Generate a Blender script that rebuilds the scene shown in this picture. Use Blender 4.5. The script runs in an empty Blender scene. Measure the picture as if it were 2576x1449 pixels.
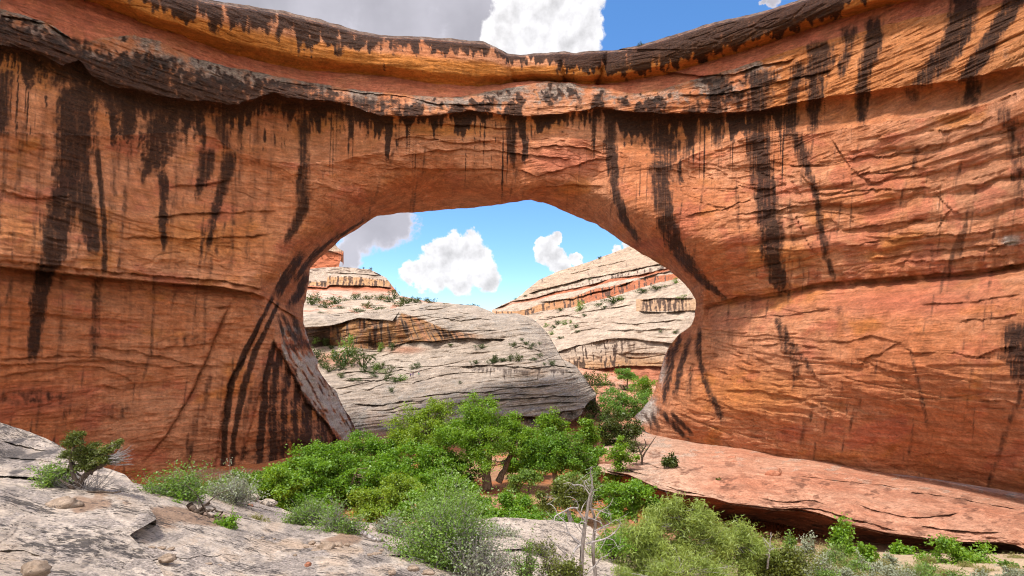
import bpy, math, random
import numpy as np
from mathutils import Vector

# ------------------------------------------------------------------ camera, sky, sun, exposure
F, CX, H0 = 1430.0, 1288.0, 880.0          # focal length, centre and horizon measured on the photograph (2576 x 1449)
scene = bpy.context.scene
COL = scene.collection
cam_d = bpy.data.cameras.new("camera")
cam = bpy.data.objects.new("camera", cam_d)
COL.objects.link(cam)
cam.location = (0, 0, 0)
cam.rotation_euler = (math.radians(90), 0, 0)
cam_d.sensor_width = 36.0
cam_d.lens = 36.0 * F / 2576.0
cam_d.shift_y = (H0 - 724.5) / 2576.0
cam_d.clip_start = 0.1
cam_d.clip_end = 9000
scene.camera = cam

SUN_EL, SUN_AZ = 68.0, -112.0               # azimuth from +Y towards +X: behind the camera, to the left
sun_d = bpy.data.lights.new("sun", 'SUN')
sun_d.energy = 2.0
sun_d.angle = math.radians(7.0)
sun_d.color = (1.0, 0.955, 0.89)
sun = bpy.data.objects.new("sun", sun_d)
COL.objects.link(sun)
_el, _az = math.radians(SUN_EL), math.radians(SUN_AZ)
SUN_DIR = Vector((math.sin(_az) * math.cos(_el), math.cos(_az) * math.cos(_el), math.sin(_el)))
sun.rotation_euler = (-SUN_DIR).to_track_quat('-Z', 'Y').to_euler()

scene.view_settings.view_transform = 'Standard'
scene.view_settings.look = 'None'
scene.view_settings.exposure = 1.38
scene.view_settings.gamma = 1.0
scene.view_settings.use_curve_mapping = False
scene.render.engine = 'CYCLES'
scene.cycles.max_bounces = 6
scene.cycles.diffuse_bounces = 4
scene.cycles.transparent_max_bounces = 4
scene.cycles.use_denoising = True
scene.cycles.denoising_prefilter = 'FAST'
scene.cycles.filter_width = 1.1

world = bpy.data.worlds.new("World")
scene.world = world
world.use_nodes = True


class NT:
    """tiny helper to write node trees"""
    def __init__(self, tree):
        self.t = tree
        self.t.nodes.clear()

    def n(self, kind, **kw):
        nd = self.t.nodes.new(kind)
        for k, v in kw.items():
            setattr(nd, k, v)
        return nd

    def put(self, sock, v):
        if isinstance(v, bpy.types.NodeSocket):
            self.t.links.new(v, sock)
        elif v is not None:
            if isinstance(v, (tuple, list)) and sock.type == 'RGBA' and len(v) == 3:
                v = tuple(v) + (1.0,)
            sock.default_value = v

    def math(self, op, a, b=None, c=None, clamp=False):
        nd = self.n('ShaderNodeMath', operation=op, use_clamp=clamp)
        self.put(nd.inputs[0], a)
        self.put(nd.inputs[1], b)
        self.put(nd.inputs[2], c)
        return nd.outputs[0]

    def vmath(self, op, a, b=None, scale=None):
        nd = self.n('ShaderNodeVectorMath', operation=op)
        self.put(nd.inputs[0], a)
        self.put(nd.inputs[1], b)
        if scale is not None:
            self.put(nd.inputs['Scale'], scale)
        return nd.outputs['Value'] if op in ('DISTANCE', 'LENGTH', 'DOT_PRODUCT') else nd.outputs[0]

    def mix(self, f, a, b, mode='MIX'):
        nd = self.n('ShaderNodeMix', data_type='RGBA', blend_type=mode)
        self.put(nd.inputs[0], f)
        self.put(nd.inputs[6], a)
        self.put(nd.inputs[7], b)
        return nd.outputs[2]

    def noise(self, vec, scale, detail=4, rough=0.55, lac=2.0, dist=0.0):
        nd = self.n('ShaderNodeTexNoise')
        self.put(nd.inputs['Vector'], vec)
        nd.inputs['Scale'].default_value = scale
        nd.inputs['Detail'].default_value = detail
        nd.inputs['Roughness'].default_value = rough
        nd.inputs['Lacunarity'].default_value = lac
        nd.inputs['Distortion'].default_value = dist
        return nd.outputs[0]

    def step(self, x, lo, hi):
        nd = self.n('ShaderNodeMapRange', interpolation_type='SMOOTHSTEP')
        self.put(nd.inputs[0], x)
        nd.inputs[1].default_value = lo
        nd.inputs[2].default_value = hi
        return nd.outputs[0]

    def rng(self, x, lo, hi, a, b):
        nd = self.n('ShaderNodeMapRange')
        self.put(nd.inputs[0], x)
        for i, v in enumerate((lo, hi, a, b)):
            nd.inputs[i + 1].default_value = v
        return nd.outputs[0]


def pix_dir(dx, dy):
    return Vector(((dx - CX) / F, 1.0, (H0 - dy) / F)).normalized()


def build_world():
    w = NT(world.node_tree)
    out = w.n('ShaderNodeOutputWorld')
    bg = w.n('ShaderNodeBackground')
    bg.inputs[1].default_value = 0.15
    w.t.links.new(bg.outputs[0], out.inputs[0])
    sky = w.n('ShaderNodeTexSky', sky_type='NISHITA')
    sky.sun_disc = False
    sky.sun_elevation = math.radians(SUN_EL)
    sky.sun_rotation = math.radians(SUN_AZ)
    sky.altitude = 1800
    sky.air_density = 1.0
    sky.dust_density = 0.4
    sky.ozone_density = 2.5
    hsv = w.n('ShaderNodeHueSaturation')
    hsv.inputs['Saturation'].default_value = 1.2
    hsv.inputs['Value'].default_value = 0.66
    w.t.links.new(sky.outputs[0], hsv.inputs['Color'])
    vec = w.n('ShaderNodeTexCoord').outputs['Generated']
    vec = w.vmath('NORMALIZE', vec)
    # cumulus built from balls placed by direction on the sky dome, edges broken up by noise
    warp = w.n('ShaderNodeTexNoise')
    w.put(warp.inputs['Vector'], vec)
    warp.inputs['Scale'].default_value = 14.0
    warp.inputs['Detail'].default_value = 8.0
    warp.inputs['Roughness'].default_value = 0.62
    woff = w.vmath('SUBTRACT', warp.outputs['Color'], (0.5, 0.5, 0.5))
    vecw = w.vmath('ADD', vec, w.vmath('SCALE', woff, scale=0.075))

    def field(balls, v):
        acc = None
        for dx, dy, r in balls:
            d = w.vmath('DISTANCE', v, tuple(pix_dir(dx, dy)))
            c = pix_dir(dx, dy)
            rr = (pix_dir(dx + r, dy) - pix_dir(dx - r, dy)).length / 2
            f = w.math('SUBTRACT', 1.0, w.math('DIVIDE', d, rr))
            if acc is None:
                acc = f
            else:
                acc = w.math('SMOOTH_MAX', acc, f, 0.12)
        return acc

    fine = w.noise(vec, 45.0, 8, 0.6)
    fo = w.math('MULTIPLY', w.math('SUBTRACT', fine, 0.5), 0.75)
    white = [(1040, 692, 40), (1090, 690, 52), (1098, 640, 42), (1130, 625, 46), (1178, 618, 44), (1195, 655, 56),
             (1222, 690, 38), (1160, 690, 52), (1382, 628, 36), (1400, 655, 32), (1370, 612, 22), (1412, 672, 30),
             (1440, 660, 16), (1400, 610, 22), (1334, 622, 9), (1556, 638, 22), (1592, 628, 26),
             (1350, 60, 130), (1400, -10, 120), (1440, 95, 85), (1485, 105, 48), (1460, 40, 60), (1290, 90, 90)]
    grey = [(905, 590, 75), (965, 565, 72), (880, 640, 55), (1015, 558, 50), (1050, 552, 22), (860, 680, 40),
            (1180, 20, 160), (1000, -20, 230), (800, -60, 260), (600, -60, 260), (400, -100, 300),
            (1150, -160, 230), (1300, -180, 220), (1950, 2, 26), (1925, 12, 16)]
    fw = w.math('ADD', field(white, vecw), fo)
    fg = w.math('ADD', field(grey, vecw), w.math('MULTIPLY', fo, 0.8))
    mw = w.step(fw, 0.0, 0.22)
    mg = w.step(fg, 0.0, 0.34)
    # self shading: sample a soft field towards the light
    lit = w.noise(w.vmath('ADD', vec, (0.006, 0.0, -0.012)), 22.0, 6, 0.55)
    lit2 = w.noise(vec, 22.0, 6, 0.55)
    rel = w.math('SUBTRACT', lit2, lit)
    shade = w.math('ADD', w.math('MULTIPLY', rel, 1.3), w.rng(fw, 0.05, 0.6, 1.06, 0.90))
    sh_w = w.math('MULTIPLY', w.math('MINIMUM', shade, 1.10), 2.65)
    cw = w.mix(1.0, (1.0, 0.985, 0.985), sh_w, 'MULTIPLY')
    cwc = w.n('ShaderNodeCombineColor')
    for i, k in enumerate((1.0, 0.985, 1.0)):
        w.put(cwc.inputs[i], w.math('MULTIPLY', sh_w, k))
    gv = w.noise(vec, 6.0, 6, 0.55)
    sh_g = w.math('MULTIPLY', w.rng(gv, 0.3, 0.7, 0.42, 0.66), 2.7)
    edge = w.step(fg, 0.55, 0.1)
    sh_g = w.math('ADD', sh_g, w.math('MULTIPLY', edge, 0.7))
    cgc = w.n('ShaderNodeCombineColor')
    for i, k in enumerate((0.98, 0.945, 1.03)):
        w.put(cgc.inputs[i], w.math('MULTIPLY', sh_g, k))
    # unseen broken clouds, added over and behind the viewer as bright fill light
    sx = w.n('ShaderNodeSeparateXYZ')
    w.t.links.new(vec, sx.inputs[0])
    fill_clouds = w.step(w.noise(vec, 2.6, 7, 0.55), 0.33, 0.50)
    fill_clouds = w.math('MULTIPLY', fill_clouds, w.step(sx.outputs[1], 0.30, -0.05))
    fill_clouds = w.math('MULTIPLY', fill_clouds, w.step(sx.outputs[2], 0.0, 0.12))
    cdk = w.n('ShaderNodeCombineColor')
    for i, k in enumerate((5.6, 5.35, 5.2)):
        cdk.inputs[i].default_value = k
    c = w.mix(w.math('MULTIPLY', fill_clouds, 0.92), hsv.outputs[0], cdk.outputs[0])
    c = w.mix(w.math('MULTIPLY', mg, 0.96), c, cgc.outputs[0])
    c = w.mix(w.math('MULTIPLY', mw, 0.98), c, cwc.outputs[0])
    w.t.links.new(c, bg.inputs[0])
    world.cycles.sampling_method = 'MANUAL'
    world.cycles.sample_map_resolution = 512


build_world()

# ------------------------------------------------------------------ helpers
rng = np.random.default_rng(7)
random.seed(7)


def tag(o, label=None, cat=None, group=None, kind=None):
    if label: o['label'] = label
    if cat: o['category'] = cat
    if group: o['group'] = group
    if kind: o['kind'] = kind
    return o


def empty(name, loc):
    o = bpy.data.objects.new(name, None)
    o.empty_display_size = 0.2
    COL.objects.link(o)
    o.location = loc
    return o


def link_mesh(name, me, mat, parent=None):
    o = bpy.data.objects.new(name, me)
    COL.objects.link(o)
    if mat is not None:
        me.materials.append(mat)
    if parent is not None:
        o.parent = parent
        o.location = -Vector(parent.location)
    return o


def make_mesh(name, V, faces, smooth=True, masks=None, pale=None):
    """V (n,3); faces: (m,k) array of equal-sized faces or list of such arrays"""
    me = bpy.data.meshes.new(name)
    if not isinstance(faces, list):
        faces = [faces]
    faces = [np.asarray(f, dtype=np.int32) for f in faces if len(f)]
    V = np.asarray(V, dtype=np.float32)
    me.vertices.add(len(V))
    me.vertices.foreach_set('co', V.ravel())
    tot = sum(f.size for f in faces)
    npoly = sum(len(f) for f in faces)
    me.loops.add(tot)
    me.loops.foreach_set('vertex_index', np.concatenate([f.ravel() for f in faces]))
    me.polygons.add(npoly)
    starts, totals, pos = [], [], 0
    for f in faces:
        k = f.shape[1]
        starts.append(pos + k * np.arange(len(f)))
        totals.append(np.full(len(f), k))
        pos += f.size
    me.polygons.foreach_set('loop_start', np.concatenate(starts).astype(np.int32))
    me.polygons.foreach_set('loop_total', np.concatenate(totals).astype(np.int32))
    if smooth:
        me.polygons.foreach_set('use_smooth', np.ones(npoly, dtype=bool))
    if masks is not None:
        a = me.attributes.new('masks', 'FLOAT_COLOR', 'POINT')
        a.data.foreach_set('color', np.asarray(masks, dtype=np.float32).ravel())
    if pale is not None:
        a = me.attributes.new('pale', 'FLOAT', 'POINT')
        a.data.foreach_set('value', np.asarray(pale, dtype=np.float32).ravel())
    me.update(calc_edges=True)
    return me


def unp(dx, dy, Y):
    return np.stack([(np.asarray(dx) - CX) / F * Y, np.asarray(Y) + 0.0 * np.asarray(dx), (H0 - np.asarray(dy)) / F * Y], -1)


_perm = np.random.default_rng(3).permutation(256).astype(np.int64)
_perm = np.concatenate([_perm, _perm, _perm])
_g3 = np.random.default_rng(4).normal(size=(256, 3))
_g3 /= np.linalg.norm(_g3, axis=1)[:, None]
_g3 = _g3.astype(np.float32)


def perlin(x, y, z=0.0):
    x = np.asarray(x, np.float32)
    y = np.asarray(y, np.float32)
    z = np.asarray(z, np.float32)
    x, y, z = np.broadcast_arrays(x, y, z)
    xi, yi, zi = np.floor(x).astype(np.int64), np.floor(y).astype(np.int64), np.floor(z).astype(np.int64)
    xf, yf, zf = x - xi, y - yi, z - zi
    u, v, w = [t * t * t * (t * (t * 6 - 15) + 10) for t in (xf, yf, zf)]
    xi &= 255; yi &= 255; zi &= 255
    flat = bool(np.all(zf == 0))
    res = 0
    for a in (0, 1):
        for b in (0, 1):
            for c in (0, 1):
                if flat and c: continue
                h = _perm[_perm[_perm[xi + a] + yi + b] + zi + c]
                g = _g3[h]
                d = g[..., 0] * (xf - a) + g[..., 1] * (yf - b) + g[..., 2] * (zf - c)
                res = res + d * (u if a else 1 - u) * (v if b else 1 - v) * ((w if c else 1 - w) if not flat else 1)
    return res * 1.6


def fbm(x, y, z=0.0, o=4, g=0.5):
    s, a = 0, 1.0
    for i in range(o):
        k = 2.0 ** i
        s = s + a * perlin(np.asarray(x) * k + 17.3 * i, np.asarray(y) * k - 9.1 * i, np.asarray(z) * k)
        a *= g
    return s


def sst(x, lo, hi):
    t = np.clip((x - lo) / (hi - lo), 0, 1)
    return t * t * (3 - 2 * t)


class Depth:
    """smooth depth surface through (dx, dy, Y) samples (thin-plate spline on log depth)"""
    def __init__(self, pts, reg=1e-4):
        p = np.array(pts, float)
        self.c = p[:, :2] / 1000.0
        n = len(p)
        d2 = ((self.c[:, None] - self.c[None]) ** 2).sum(-1)
        K = 0.5 * d2 * np.log(d2 + 1e-12) + reg * np.eye(n)
        P = np.concatenate([np.ones((n, 1)), self.c], 1)
        A = np.block([[K, P], [P.T, np.zeros((3, 3))]])
        s = np.linalg.solve(A, np.concatenate([np.log(p[:, 2]), np.zeros(3)]))
        self.w, self.a = s[:n], s[n:]

    def __call__(self, dx, dy):
        dx, dy = np.broadcast_arrays(np.asarray(dx, float) / 1000.0, np.asarray(dy, float) / 1000.0)
        sh = dx.shape
        x, y = dx.ravel(), dy.ravel()
        r = self.a[0] + self.a[1] * x + self.a[2] * y
        for (cx, cy), w in zip(self.c, self.w):
            d2 = (x - cx) ** 2 + (y - cy) ** 2
            r += w * 0.5 * d2 * np.log(d2 + 1e-12)
        return np.exp(r).reshape(sh)


def resample(pts, n, par=None):
    p = np.array(pts, float)
    return p


class Patch:
    """grid lofted from curve A to curve B (matched anchor points), in sight-line coordinates of the survey"""
    def __init__(self, A, B, ns, nt, jitter=0.0, seed=0.0, tpow=1.0):
        A, B = np.array(A, float), np.array(B, float)
        L = np.linalg.norm(np.diff(A, axis=0), axis=1) * 0.6 + np.linalg.norm(np.diff(B, axis=0), axis=1) * 0.4
        par = np.concatenate([[0], np.cumsum(L)])
        par /= par[-1]
        self.s = np.linspace(0, 1, ns)
        self.t = np.linspace(0, 1, nt) ** tpow
        a = np.stack([np.interp(self.s, par, A[:, i]) for i in (0, 1)], 1)
        b = np.stack([np.interp(self.s, par, B[:, i]) for i in (0, 1)], 1)
        if jitter:
            for q, sd in ((a, 0.0), (b, 50.0)):
                arc = np.concatenate([[0], np.cumsum(np.linalg.norm(np.diff(q, axis=0), axis=1))])
                for i in (0, 1):
                    q[:, i] += jitter * fbm(arc / 40.0 + seed + sd, np.full(ns, 3.7 + 11 * i), o=4)
        self.a, self.b = a, b
        self.DX = a[:, None, 0] * (1 - self.t) + b[:, None, 0] * self.t
        self.DY = a[:, None, 1] * (1 - self.t) + b[:, None, 1] * self.t


def curve(pts):
    p = np.array(sorted(pts), float)
    return lambda x: np.interp(x, p[:, 0], p[:, 1])


def crease(DX, DY, off, pts, up=0.5, wu=12, dn=0.5, wd=12, fade=30, wob=3.0, seed=0.0, mod=0.9):
    """a ledge line: rock stands forward above it and is cut back below it (or the reverse with negative amounts)"""
    p = np.array(sorted(pts), float)
    x0, x1 = p[0, 0], p[-1, 0]
    lo, hi = p[:, 1].min() - 6 * max(wu, wd), p[:, 1].max() + 6 * max(wu, wd)
    m = (DX > x0) & (DX < x1) & (DY > lo) & (DY < hi)
    if not m.any(): return
    x, y = DX[m], DY[m]
    d = y - np.interp(x, p[:, 0], p[:, 1]) - wob * fbm(x / 45 + seed * 3.1, seed + 0.5, o=3)
    f = np.clip(np.minimum(x - x0, x1 - x) / fade, 0, 1) * np.clip(1 - 0.2 * mod + mod * perlin(x / 26 + seed, y / 40), 0.1, 1.5)
    o = np.where(d < 0, -up * np.exp(np.minimum(d, 0) / wu), dn * np.exp(-np.maximum(d, 0) / wd))
    off[m] += o * f


def streak(DX, DY, out, pts, k=1.0, soft=0.55, ragged=0.35):
    """a stain running down the rock: points (x, y, half width)"""
    p = np.array(pts, float)
    p = p[np.argsort(p[:, 1])]
    m = (DY > p[0, 1] - 25) & (DY < p[-1, 1] + 40) & (DX > (p[:, 0] - 3 * p[:, 2]).min()) & (DX < (p[:, 0] + 3 * p[:, 2]).max())
    if not m.any(): return
    x, y = DX[m], DY[m]
    c = np.interp(y, p[:, 1], p[:, 0]) + 2.5 * perlin(x / 60, y / 45, p[0, 0] * .013)
    w = np.interp(y, p[:, 1], p[:, 2])
    r = np.abs(x - c) / w + ragged * fbm(x / 7.0, y / 55.0, o=3) + 0.7 * ragged * fbm(x / 18.0, y / 14.0, 3.0, o=3)
    v = k * (1 - sst(r, 1 - soft - 0.2, 1 + soft + 0.25))
    v = v * (0.72 + 0.42 * sst(perlin(x / 3.6, y / 80, 2.0) + 0.5 * perlin(x / 9, y / 25, 5.0), -0.35, 0.35))
    v *= sst(y, p[0, 1] - 25, p[0, 1] + 15) * (1 - sst(y, p[-1, 1] - 25, p[-1, 1] + 35))
    out[m] = np.maximum(out[m], v)


def drips(DX, DY, out, pts, length=80, fx=10.0, thr=0.0, k=1.0, seed=0.0, above=6, slant=0.0):
    """comb of stains hanging from a ledge line"""
    p = np.array(sorted(pts), float)
    x0, x1 = p[0, 0], p[-1, 0]
    m = (DX > x0) & (DX < x1) & (DY > p[:, 1].min() - 20) & (DY < p[:, 1].max() + 3 * length)
    if not m.any(): return
    x, y = DX[m], DY[m]
    d = y - np.interp(x, p[:, 0], p[:, 1])
    xs = x - slant * d + 3 * perlin(x / 80, y / 60, seed)
    n = perlin(xs / fx + seed * 7, seed, 0) + 0.6 * perlin(xs / (fx * 2.7), seed + 5.0, 0) + 0.35 * perlin(xs / (fx * .4), seed + 9.0, 0)
    ln = np.clip((n - thr) * 1.6, 0, 1.6) * length
    n2 = perlin(xs / (fx * 5) + seed, seed + 2.0, 0)
    ln = length * np.clip(0.8 + 0.9 * n2, 0.2, 1.9)
    run = perlin(xs / fx, y / (fx * 7), seed) + 0.6 * perlin(xs / (fx * .4), y / (fx * 4), seed + 3) + 0.5 * perlin(xs / (fx * 2.6), y / (fx * 8), seed + 6) + 0.3 * fbm(x / 10, y / 16, seed, o=3)
    v = k * sst(d, -above, above) * sst(run - thr + 0.45 * (1 - 1.9 * d / (ln + 1)) + 0.7 * np.exp(-np.maximum(d, 0) / 16.0) * sst(perlin(x / 42, 11.3) + 0.4 * perlin(x / 17, 3.1), -0.35, 0.3), 0.0, 0.65) * (1 - sst(d, ln, ln * 2.0 + 5))
    f = np.clip(np.minimum(x - x0, x1 - x) / 25, 0, 1)
    out[m] = np.maximum(out[m], v * f)


def grid_faces(ns, nt, off=0):
    i = np.arange(ns * nt).reshape(ns, nt) + off
    return np.stack([i[:-1, :-1], i[:-1, 1:], i[1:, 1:], i[1:, :-1]], -1).reshape(-1, 4)


# ------------------------------------------------------------------ materials
def rock_mat(name, c1, c2, gold, red, grey, varn, k=1.0, bump=0.25, strata=1.0, fine=0.5, tilt=(0.0, 0.0), speck=None, greyfine=0.35):
    """k = size factor (1: cliff seen at 100 m, 10: rock at the feet)"""
    m = bpy.data.materials.new(name)
    m.use_nodes = True
    t = NT(m.node_tree)
    out = t.n('ShaderNodeOutputMaterial')
    bs = t.n('ShaderNodeBsdfPrincipled')
    bs.inputs['Roughness'].default_value = 0.88
    bs.inputs['Specular IOR Level'].default_value = 0.18
    t.t.links.new(bs.outputs[0], out.inputs[0])
    P = t.n('ShaderNodeTexCoord').outputs['Object']
    at = t.n('ShaderNodeAttribute', attribute_name='masks')
    sep = t.n('ShaderNodeSeparateColor')
    t.t.links.new(at.outputs['Color'], sep.inputs[0])
    V, G, O = sep.outputs[0], sep.outputs[1], sep.outputs[2]
    R = at.outputs['Alpha']
    mp = t.n('ShaderNodeMapping')
    t.t.links.new(P, mp.inputs[0])
    mp.inputs['Rotation'].default_value = (tilt[0], tilt[1], 0)
    mp.inputs['Scale'].default_value = (0.20, 0.20, 1.25)
    big = t.noise(P, 0.055 * k, 5, 0.6)
    mid = t.noise(P, 0.50 * k, 8, 0.72)
    fin = t.noise(P, 2.6 * k, 6, 0.72)
    st = t.noise(mp.outputs[0], 1.0 * k, 8, 0.74, dist=0.5)
    st2 = t.noise(mp.outputs[0], 2.1 * k, 5, 0.6)
    mv = t.n('ShaderNodeMapping')
    t.t.links.new(P, mv.inputs[0])
    mv.inputs['Scale'].default_value = (1.0, 1.0, 0.035)
    vert = t.noise(mv.outputs[0], 1.1 * k, 6, 0.6)
    col = t.mix(t.step(t.math('ADD', t.math('MULTIPLY', big, 0.6), t.math('MULTIPLY', mid, 0.4)), 0.38, 0.62), c1, c2)
    col = t.mix(t.math('MULTIPLY', O, t.step(t.math('ADD', O, t.math('MULTIPLY', mid, 0.6)), 0.35, 1.0)), col, gold)
    col = t.mix(t.math('MULTIPLY', R, t.step(t.math('ADD', R, t.math('MULTIPLY', mid, 0.7)), 0.35, 1.0)), col, red)
    # wash of paler and darker mineral runs, strata and grain
    f = t.math('MULTIPLY', t.rng(st, 0.3, 0.7, 1 - 0.30 * strata, 1 + 0.26 * strata), t.rng(fin, 0.3, 0.7, 1 - 0.5 * fine, 1 + 0.42 * fine))
    f = t.math('MULTIPLY', f, t.rng(st2, 0.3, 0.7, 1 - 0.12 * strata, 1 + 0.10 * strata))
    f = t.math('MULTIPLY', f, t.rng(vert, 0.35, 0.68, 1.08, 0.88))
    f = t.math('MULTIPLY', f, t.rng(mid, 0.32, 0.68, 0.80, 1.17))
    fm = t.n('ShaderNodeCombineColor')
    for i in range(3): t.put(fm.inputs[i], f)
    gcol = t.mix(t.step(fin, 0.40, 0.62), tuple(x * (1 - greyfine) for x in grey), tuple(x * (1 + greyfine * 0.6) for x in grey))
    gm = t.step(t.math('ADD', G, t.math('MULTIPLY', t.math('SUBTRACT', mid, 0.5), 1.1)), 0.3, 0.72)
    col = t.mix(gm, col, gcol)
    col = t.mix(1.0, col, fm.outputs[0], 'MULTIPLY')
    pa = t.n('ShaderNodeAttribute', attribute_name='pale')
    pm = t.step(t.math('ADD', pa.outputs['Fac'], t.math('MULTIPLY', t.math('SUBTRACT', mid, 0.5), 0.9)), 0.3, 0.75)
    col = t.mix(pm, col, t.mix(t.step(fin, 0.38, 0.62), (0.44, 0.365, 0.30), (0.66, 0.565, 0.48)))
    nz = t.math('ADD', t.math('MULTIPLY', t.math('SUBTRACT', mid, 0.5), 0.75), t.math('MULTIPLY', t.math('SUBTRACT', fin, 0.5), 0.85))
    nz = t.math('ADD', nz, t.math('MULTIPLY', t.math('SUBTRACT', vert, 0.5), 1.0))
    vn = t.math('ADD', V, t.math('MULTIPLY', nz, t.math('MINIMUM', t.math('MULTIPLY', V, 2.2), 1.15)))
    brown = t.math('MULTIPLY', t.step(vn, 0.10, 0.55), 0.62)
    col = t.mix(brown, col, t.mix(0.5, tuple(x * 0.42 for x in c1), tuple(4.0 * x for x in varn)))
    vm = t.step(vn, 0.28, 0.84)
    vm = t.math('MULTIPLY', vm, t.rng(fin, 0.3, 0.75, 1.0, 0.72))
    col = t.mix(t.math('MULTIPLY', vm, 0.93), col, varn)
    if speck:
        ms = t.n('ShaderNodeMapping')
        t.t.links.new(P, ms.inputs[0])
        ms.inputs['Scale'].default_value = (0.6, 1.0, 1.0)
        sn = t.noise(ms.outputs[0], 13.0 * k / 10, 5, 0.7)
        sn2 = t.noise(P, 1.3 * k / 10, 5, 0.62)
        sm = t.step(t.math('ADD', t.math('MULTIPLY', sn, 0.66), t.math('MULTIPLY', sn2, 0.48)), speck[1], speck[1] + 0.055)
        col = t.mix(t.math('MULTIPLY', sm, 0.85), col, speck[0])
    t.t.links.new(col, bs.inputs['Base Color'])
    h = t.math('ADD', t.math('MULTIPLY', st, 0.9 * strata), t.math('MULTIPLY', mid, 0.6))
    h = t.math('ADD', h, t.math('MULTIPLY', fin, 0.22))
    h = t.math('ADD', h, t.math('MULTIPLY', st2, 0.3 * strata))
    bp = t.n('ShaderNodeBump')
    bp.inputs['Strength'].default_value = 1.0
    bp.inputs['Distance'].default_value = bump * 3.0 / k
    t.t.links.new(h, bp.inputs['Height'])
    t.t.links.new(bp.outputs[0], bs.inputs['Normal'])
    return m


VARN = (0.0105, 0.0075, 0.0068)
M_BRIDGE = rock_mat('red_sandstone', (0.53, 0.178, 0.070), (0.62, 0.275, 0.145), (0.56, 0.195, 0.036), (0.52, 0.145, 0.082), (0.30, 0.222, 0.175), VARN, k=1.0, bump=0.38, strata=1.0)
M_DOME = rock_mat('grey_slickrock', (0.46, 0.36, 0.275), (0.54, 0.435, 0.34), (0.40, 0.195, 0.075), (0.46, 0.20, 0.11), (0.38, 0.33, 0.28), (0.045, 0.03, 0.024), k=0.8, bump=0.48, strata=1.1, tilt=(0.10, 0.20))
M_CLIFF = rock_mat('cream_sandstone', (0.50, 0.365, 0.265), (0.58, 0.45, 0.34), (0.50, 0.24, 0.085), (0.48, 0.15, 0.07), (0.46, 0.36, 0.28), (0.05, 0.028, 0.02), k=0.45, bump=0.40, strata=1.0, tilt=(0.0, 0.14))
M_LEDGE = rock_mat('pink_slickrock', (0.49, 0.200, 0.115), (0.56, 0.290, 0.185), (0.57, 0.35, 0.24), (0.30, 0.085, 0.035), (0.50, 0.35, 0.26), (0.05, 0.02, 0.012), k=1.6, bump=0.36, strata=0.9, fine=0.7)
M_FORE = rock_mat('lichened_slickrock', (0.43, 0.345, 0.275), (0.53, 0.435, 0.355), (0.47, 0.33, 0.225), (0.31, 0.20, 0.135), (0.36, 0.295, 0.25), (0.06, 0.052, 0.050), k=9.0, bump=0.30, strata=0.6, fine=0.7, speck=((0.040, 0.034, 0.032), 0.588))
M_STONE = rock_mat('loose_stone', (0.26, 0.185, 0.13), (0.36, 0.265, 0.195), (0.5, 0.3, 0.15), (0.3, 0.12, 0.06), (0.4, 0.36, 0.33), (0.05, 0.045, 0.04), k=12.0, bump=0.2, strata=0.8, fine=0.6, speck=((0.07, 0.055, 0.05), 0.66))
M_REDSTONE = rock_mat('red_stone', (0.42, 0.15, 0.08), (0.52, 0.23, 0.14), (0.5, 0.3, 0.15), (0.3, 0.1, 0.06), (0.4, 0.3, 0.26), (0.05, 0.03, 0.02), k=3.0, bump=0.2, strata=0.8, fine=0.5)


def leaf_mat(name, a, b, trans=0.35, grey=None):
    m = bpy.data.materials.new(name)
    m.use_nodes = True
    t = NT(m.node_tree)
    out = t.n('ShaderNodeOutputMaterial')
    geo = t.n('ShaderNodeNewGeometry')
    P = t.n('ShaderNodeTexCoord').outputs['Object']
    clump = t.noise(P, 0.9, 3, 0.6)
    f = t.math('ADD', t.math('MULTIPLY', geo.outputs['Random Per Island'], 0.55), t.math('MULTIPLY', t.step(clump, 0.3, 0.7), 0.45))
    col = t.mix(f, a, b)
    d = t.n('ShaderNodeBsdfDiffuse')
    tr = t.n('ShaderNodeBsdfTranslucent')
    gl = t.n('ShaderNodeBsdfGlossy')
    gl.inputs['Roughness'].default_value = 0.45
    gl.inputs['Color'].default_value = (0.5, 0.5, 0.5, 1)
    t.t.links.new(col, d.inputs[0])
    t.t.links.new(t.mix(1.0, col, (1.15, 1.1, 0.5), 'MULTIPLY'), tr.inputs[0])
    mx = t.n('ShaderNodeMixShader')
    mx.inputs[0].default_value = trans
    t.t.links.new(d.outputs[0], mx.inputs[1])
    t.t.links.new(tr.outputs[0], mx.inputs[2])
    m2 = t.n('ShaderNodeMixShader')
    m2.inputs[0].default_value = 0.05
    t.t.links.new(mx.outputs[0], m2.inputs[1])
    t.t.links.new(gl.outputs[0], m2.inputs[2])
    t.t.links.new(m2.outputs[0], out.inputs[0])
    return m


def bark_mat(name, a, b, scale=6.0):
    m = bpy.data.materials.new(name)
    m.use_nodes = True
    t = NT(m.node_tree)
    out = t.n('ShaderNodeOutputMaterial')
    bs = t.n('ShaderNodeBsdfPrincipled')
    bs.inputs['Roughness'].default_value = 0.9
    bs.inputs['Specular IOR Level'].default_value = 0.15
    P = t.n('ShaderNodeTexCoord').outputs['Object']
    mp = t.n('ShaderNodeMapping')
    mp.inputs['Scale'].default_value = (1, 1, 0.22)
    t.t.links.new(P, mp.inputs[0])
    n = t.noise(mp.outputs[0], scale, 6, 0.65)
    t.t.links.new(t.mix(t.step(n, 0.35, 0.65), a, b), bs.inputs['Base Color'])
    bp = t.n('ShaderNodeBump')
    bp.inputs['Distance'].default_value = 0.05
    t.t.links.new(n, bp.inputs['Height'])
    t.t.links.new(bp.outputs[0], bs.inputs['Normal'])
    t.t.links.new(bs.outputs[0], out.inputs[0])
    return m


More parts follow.
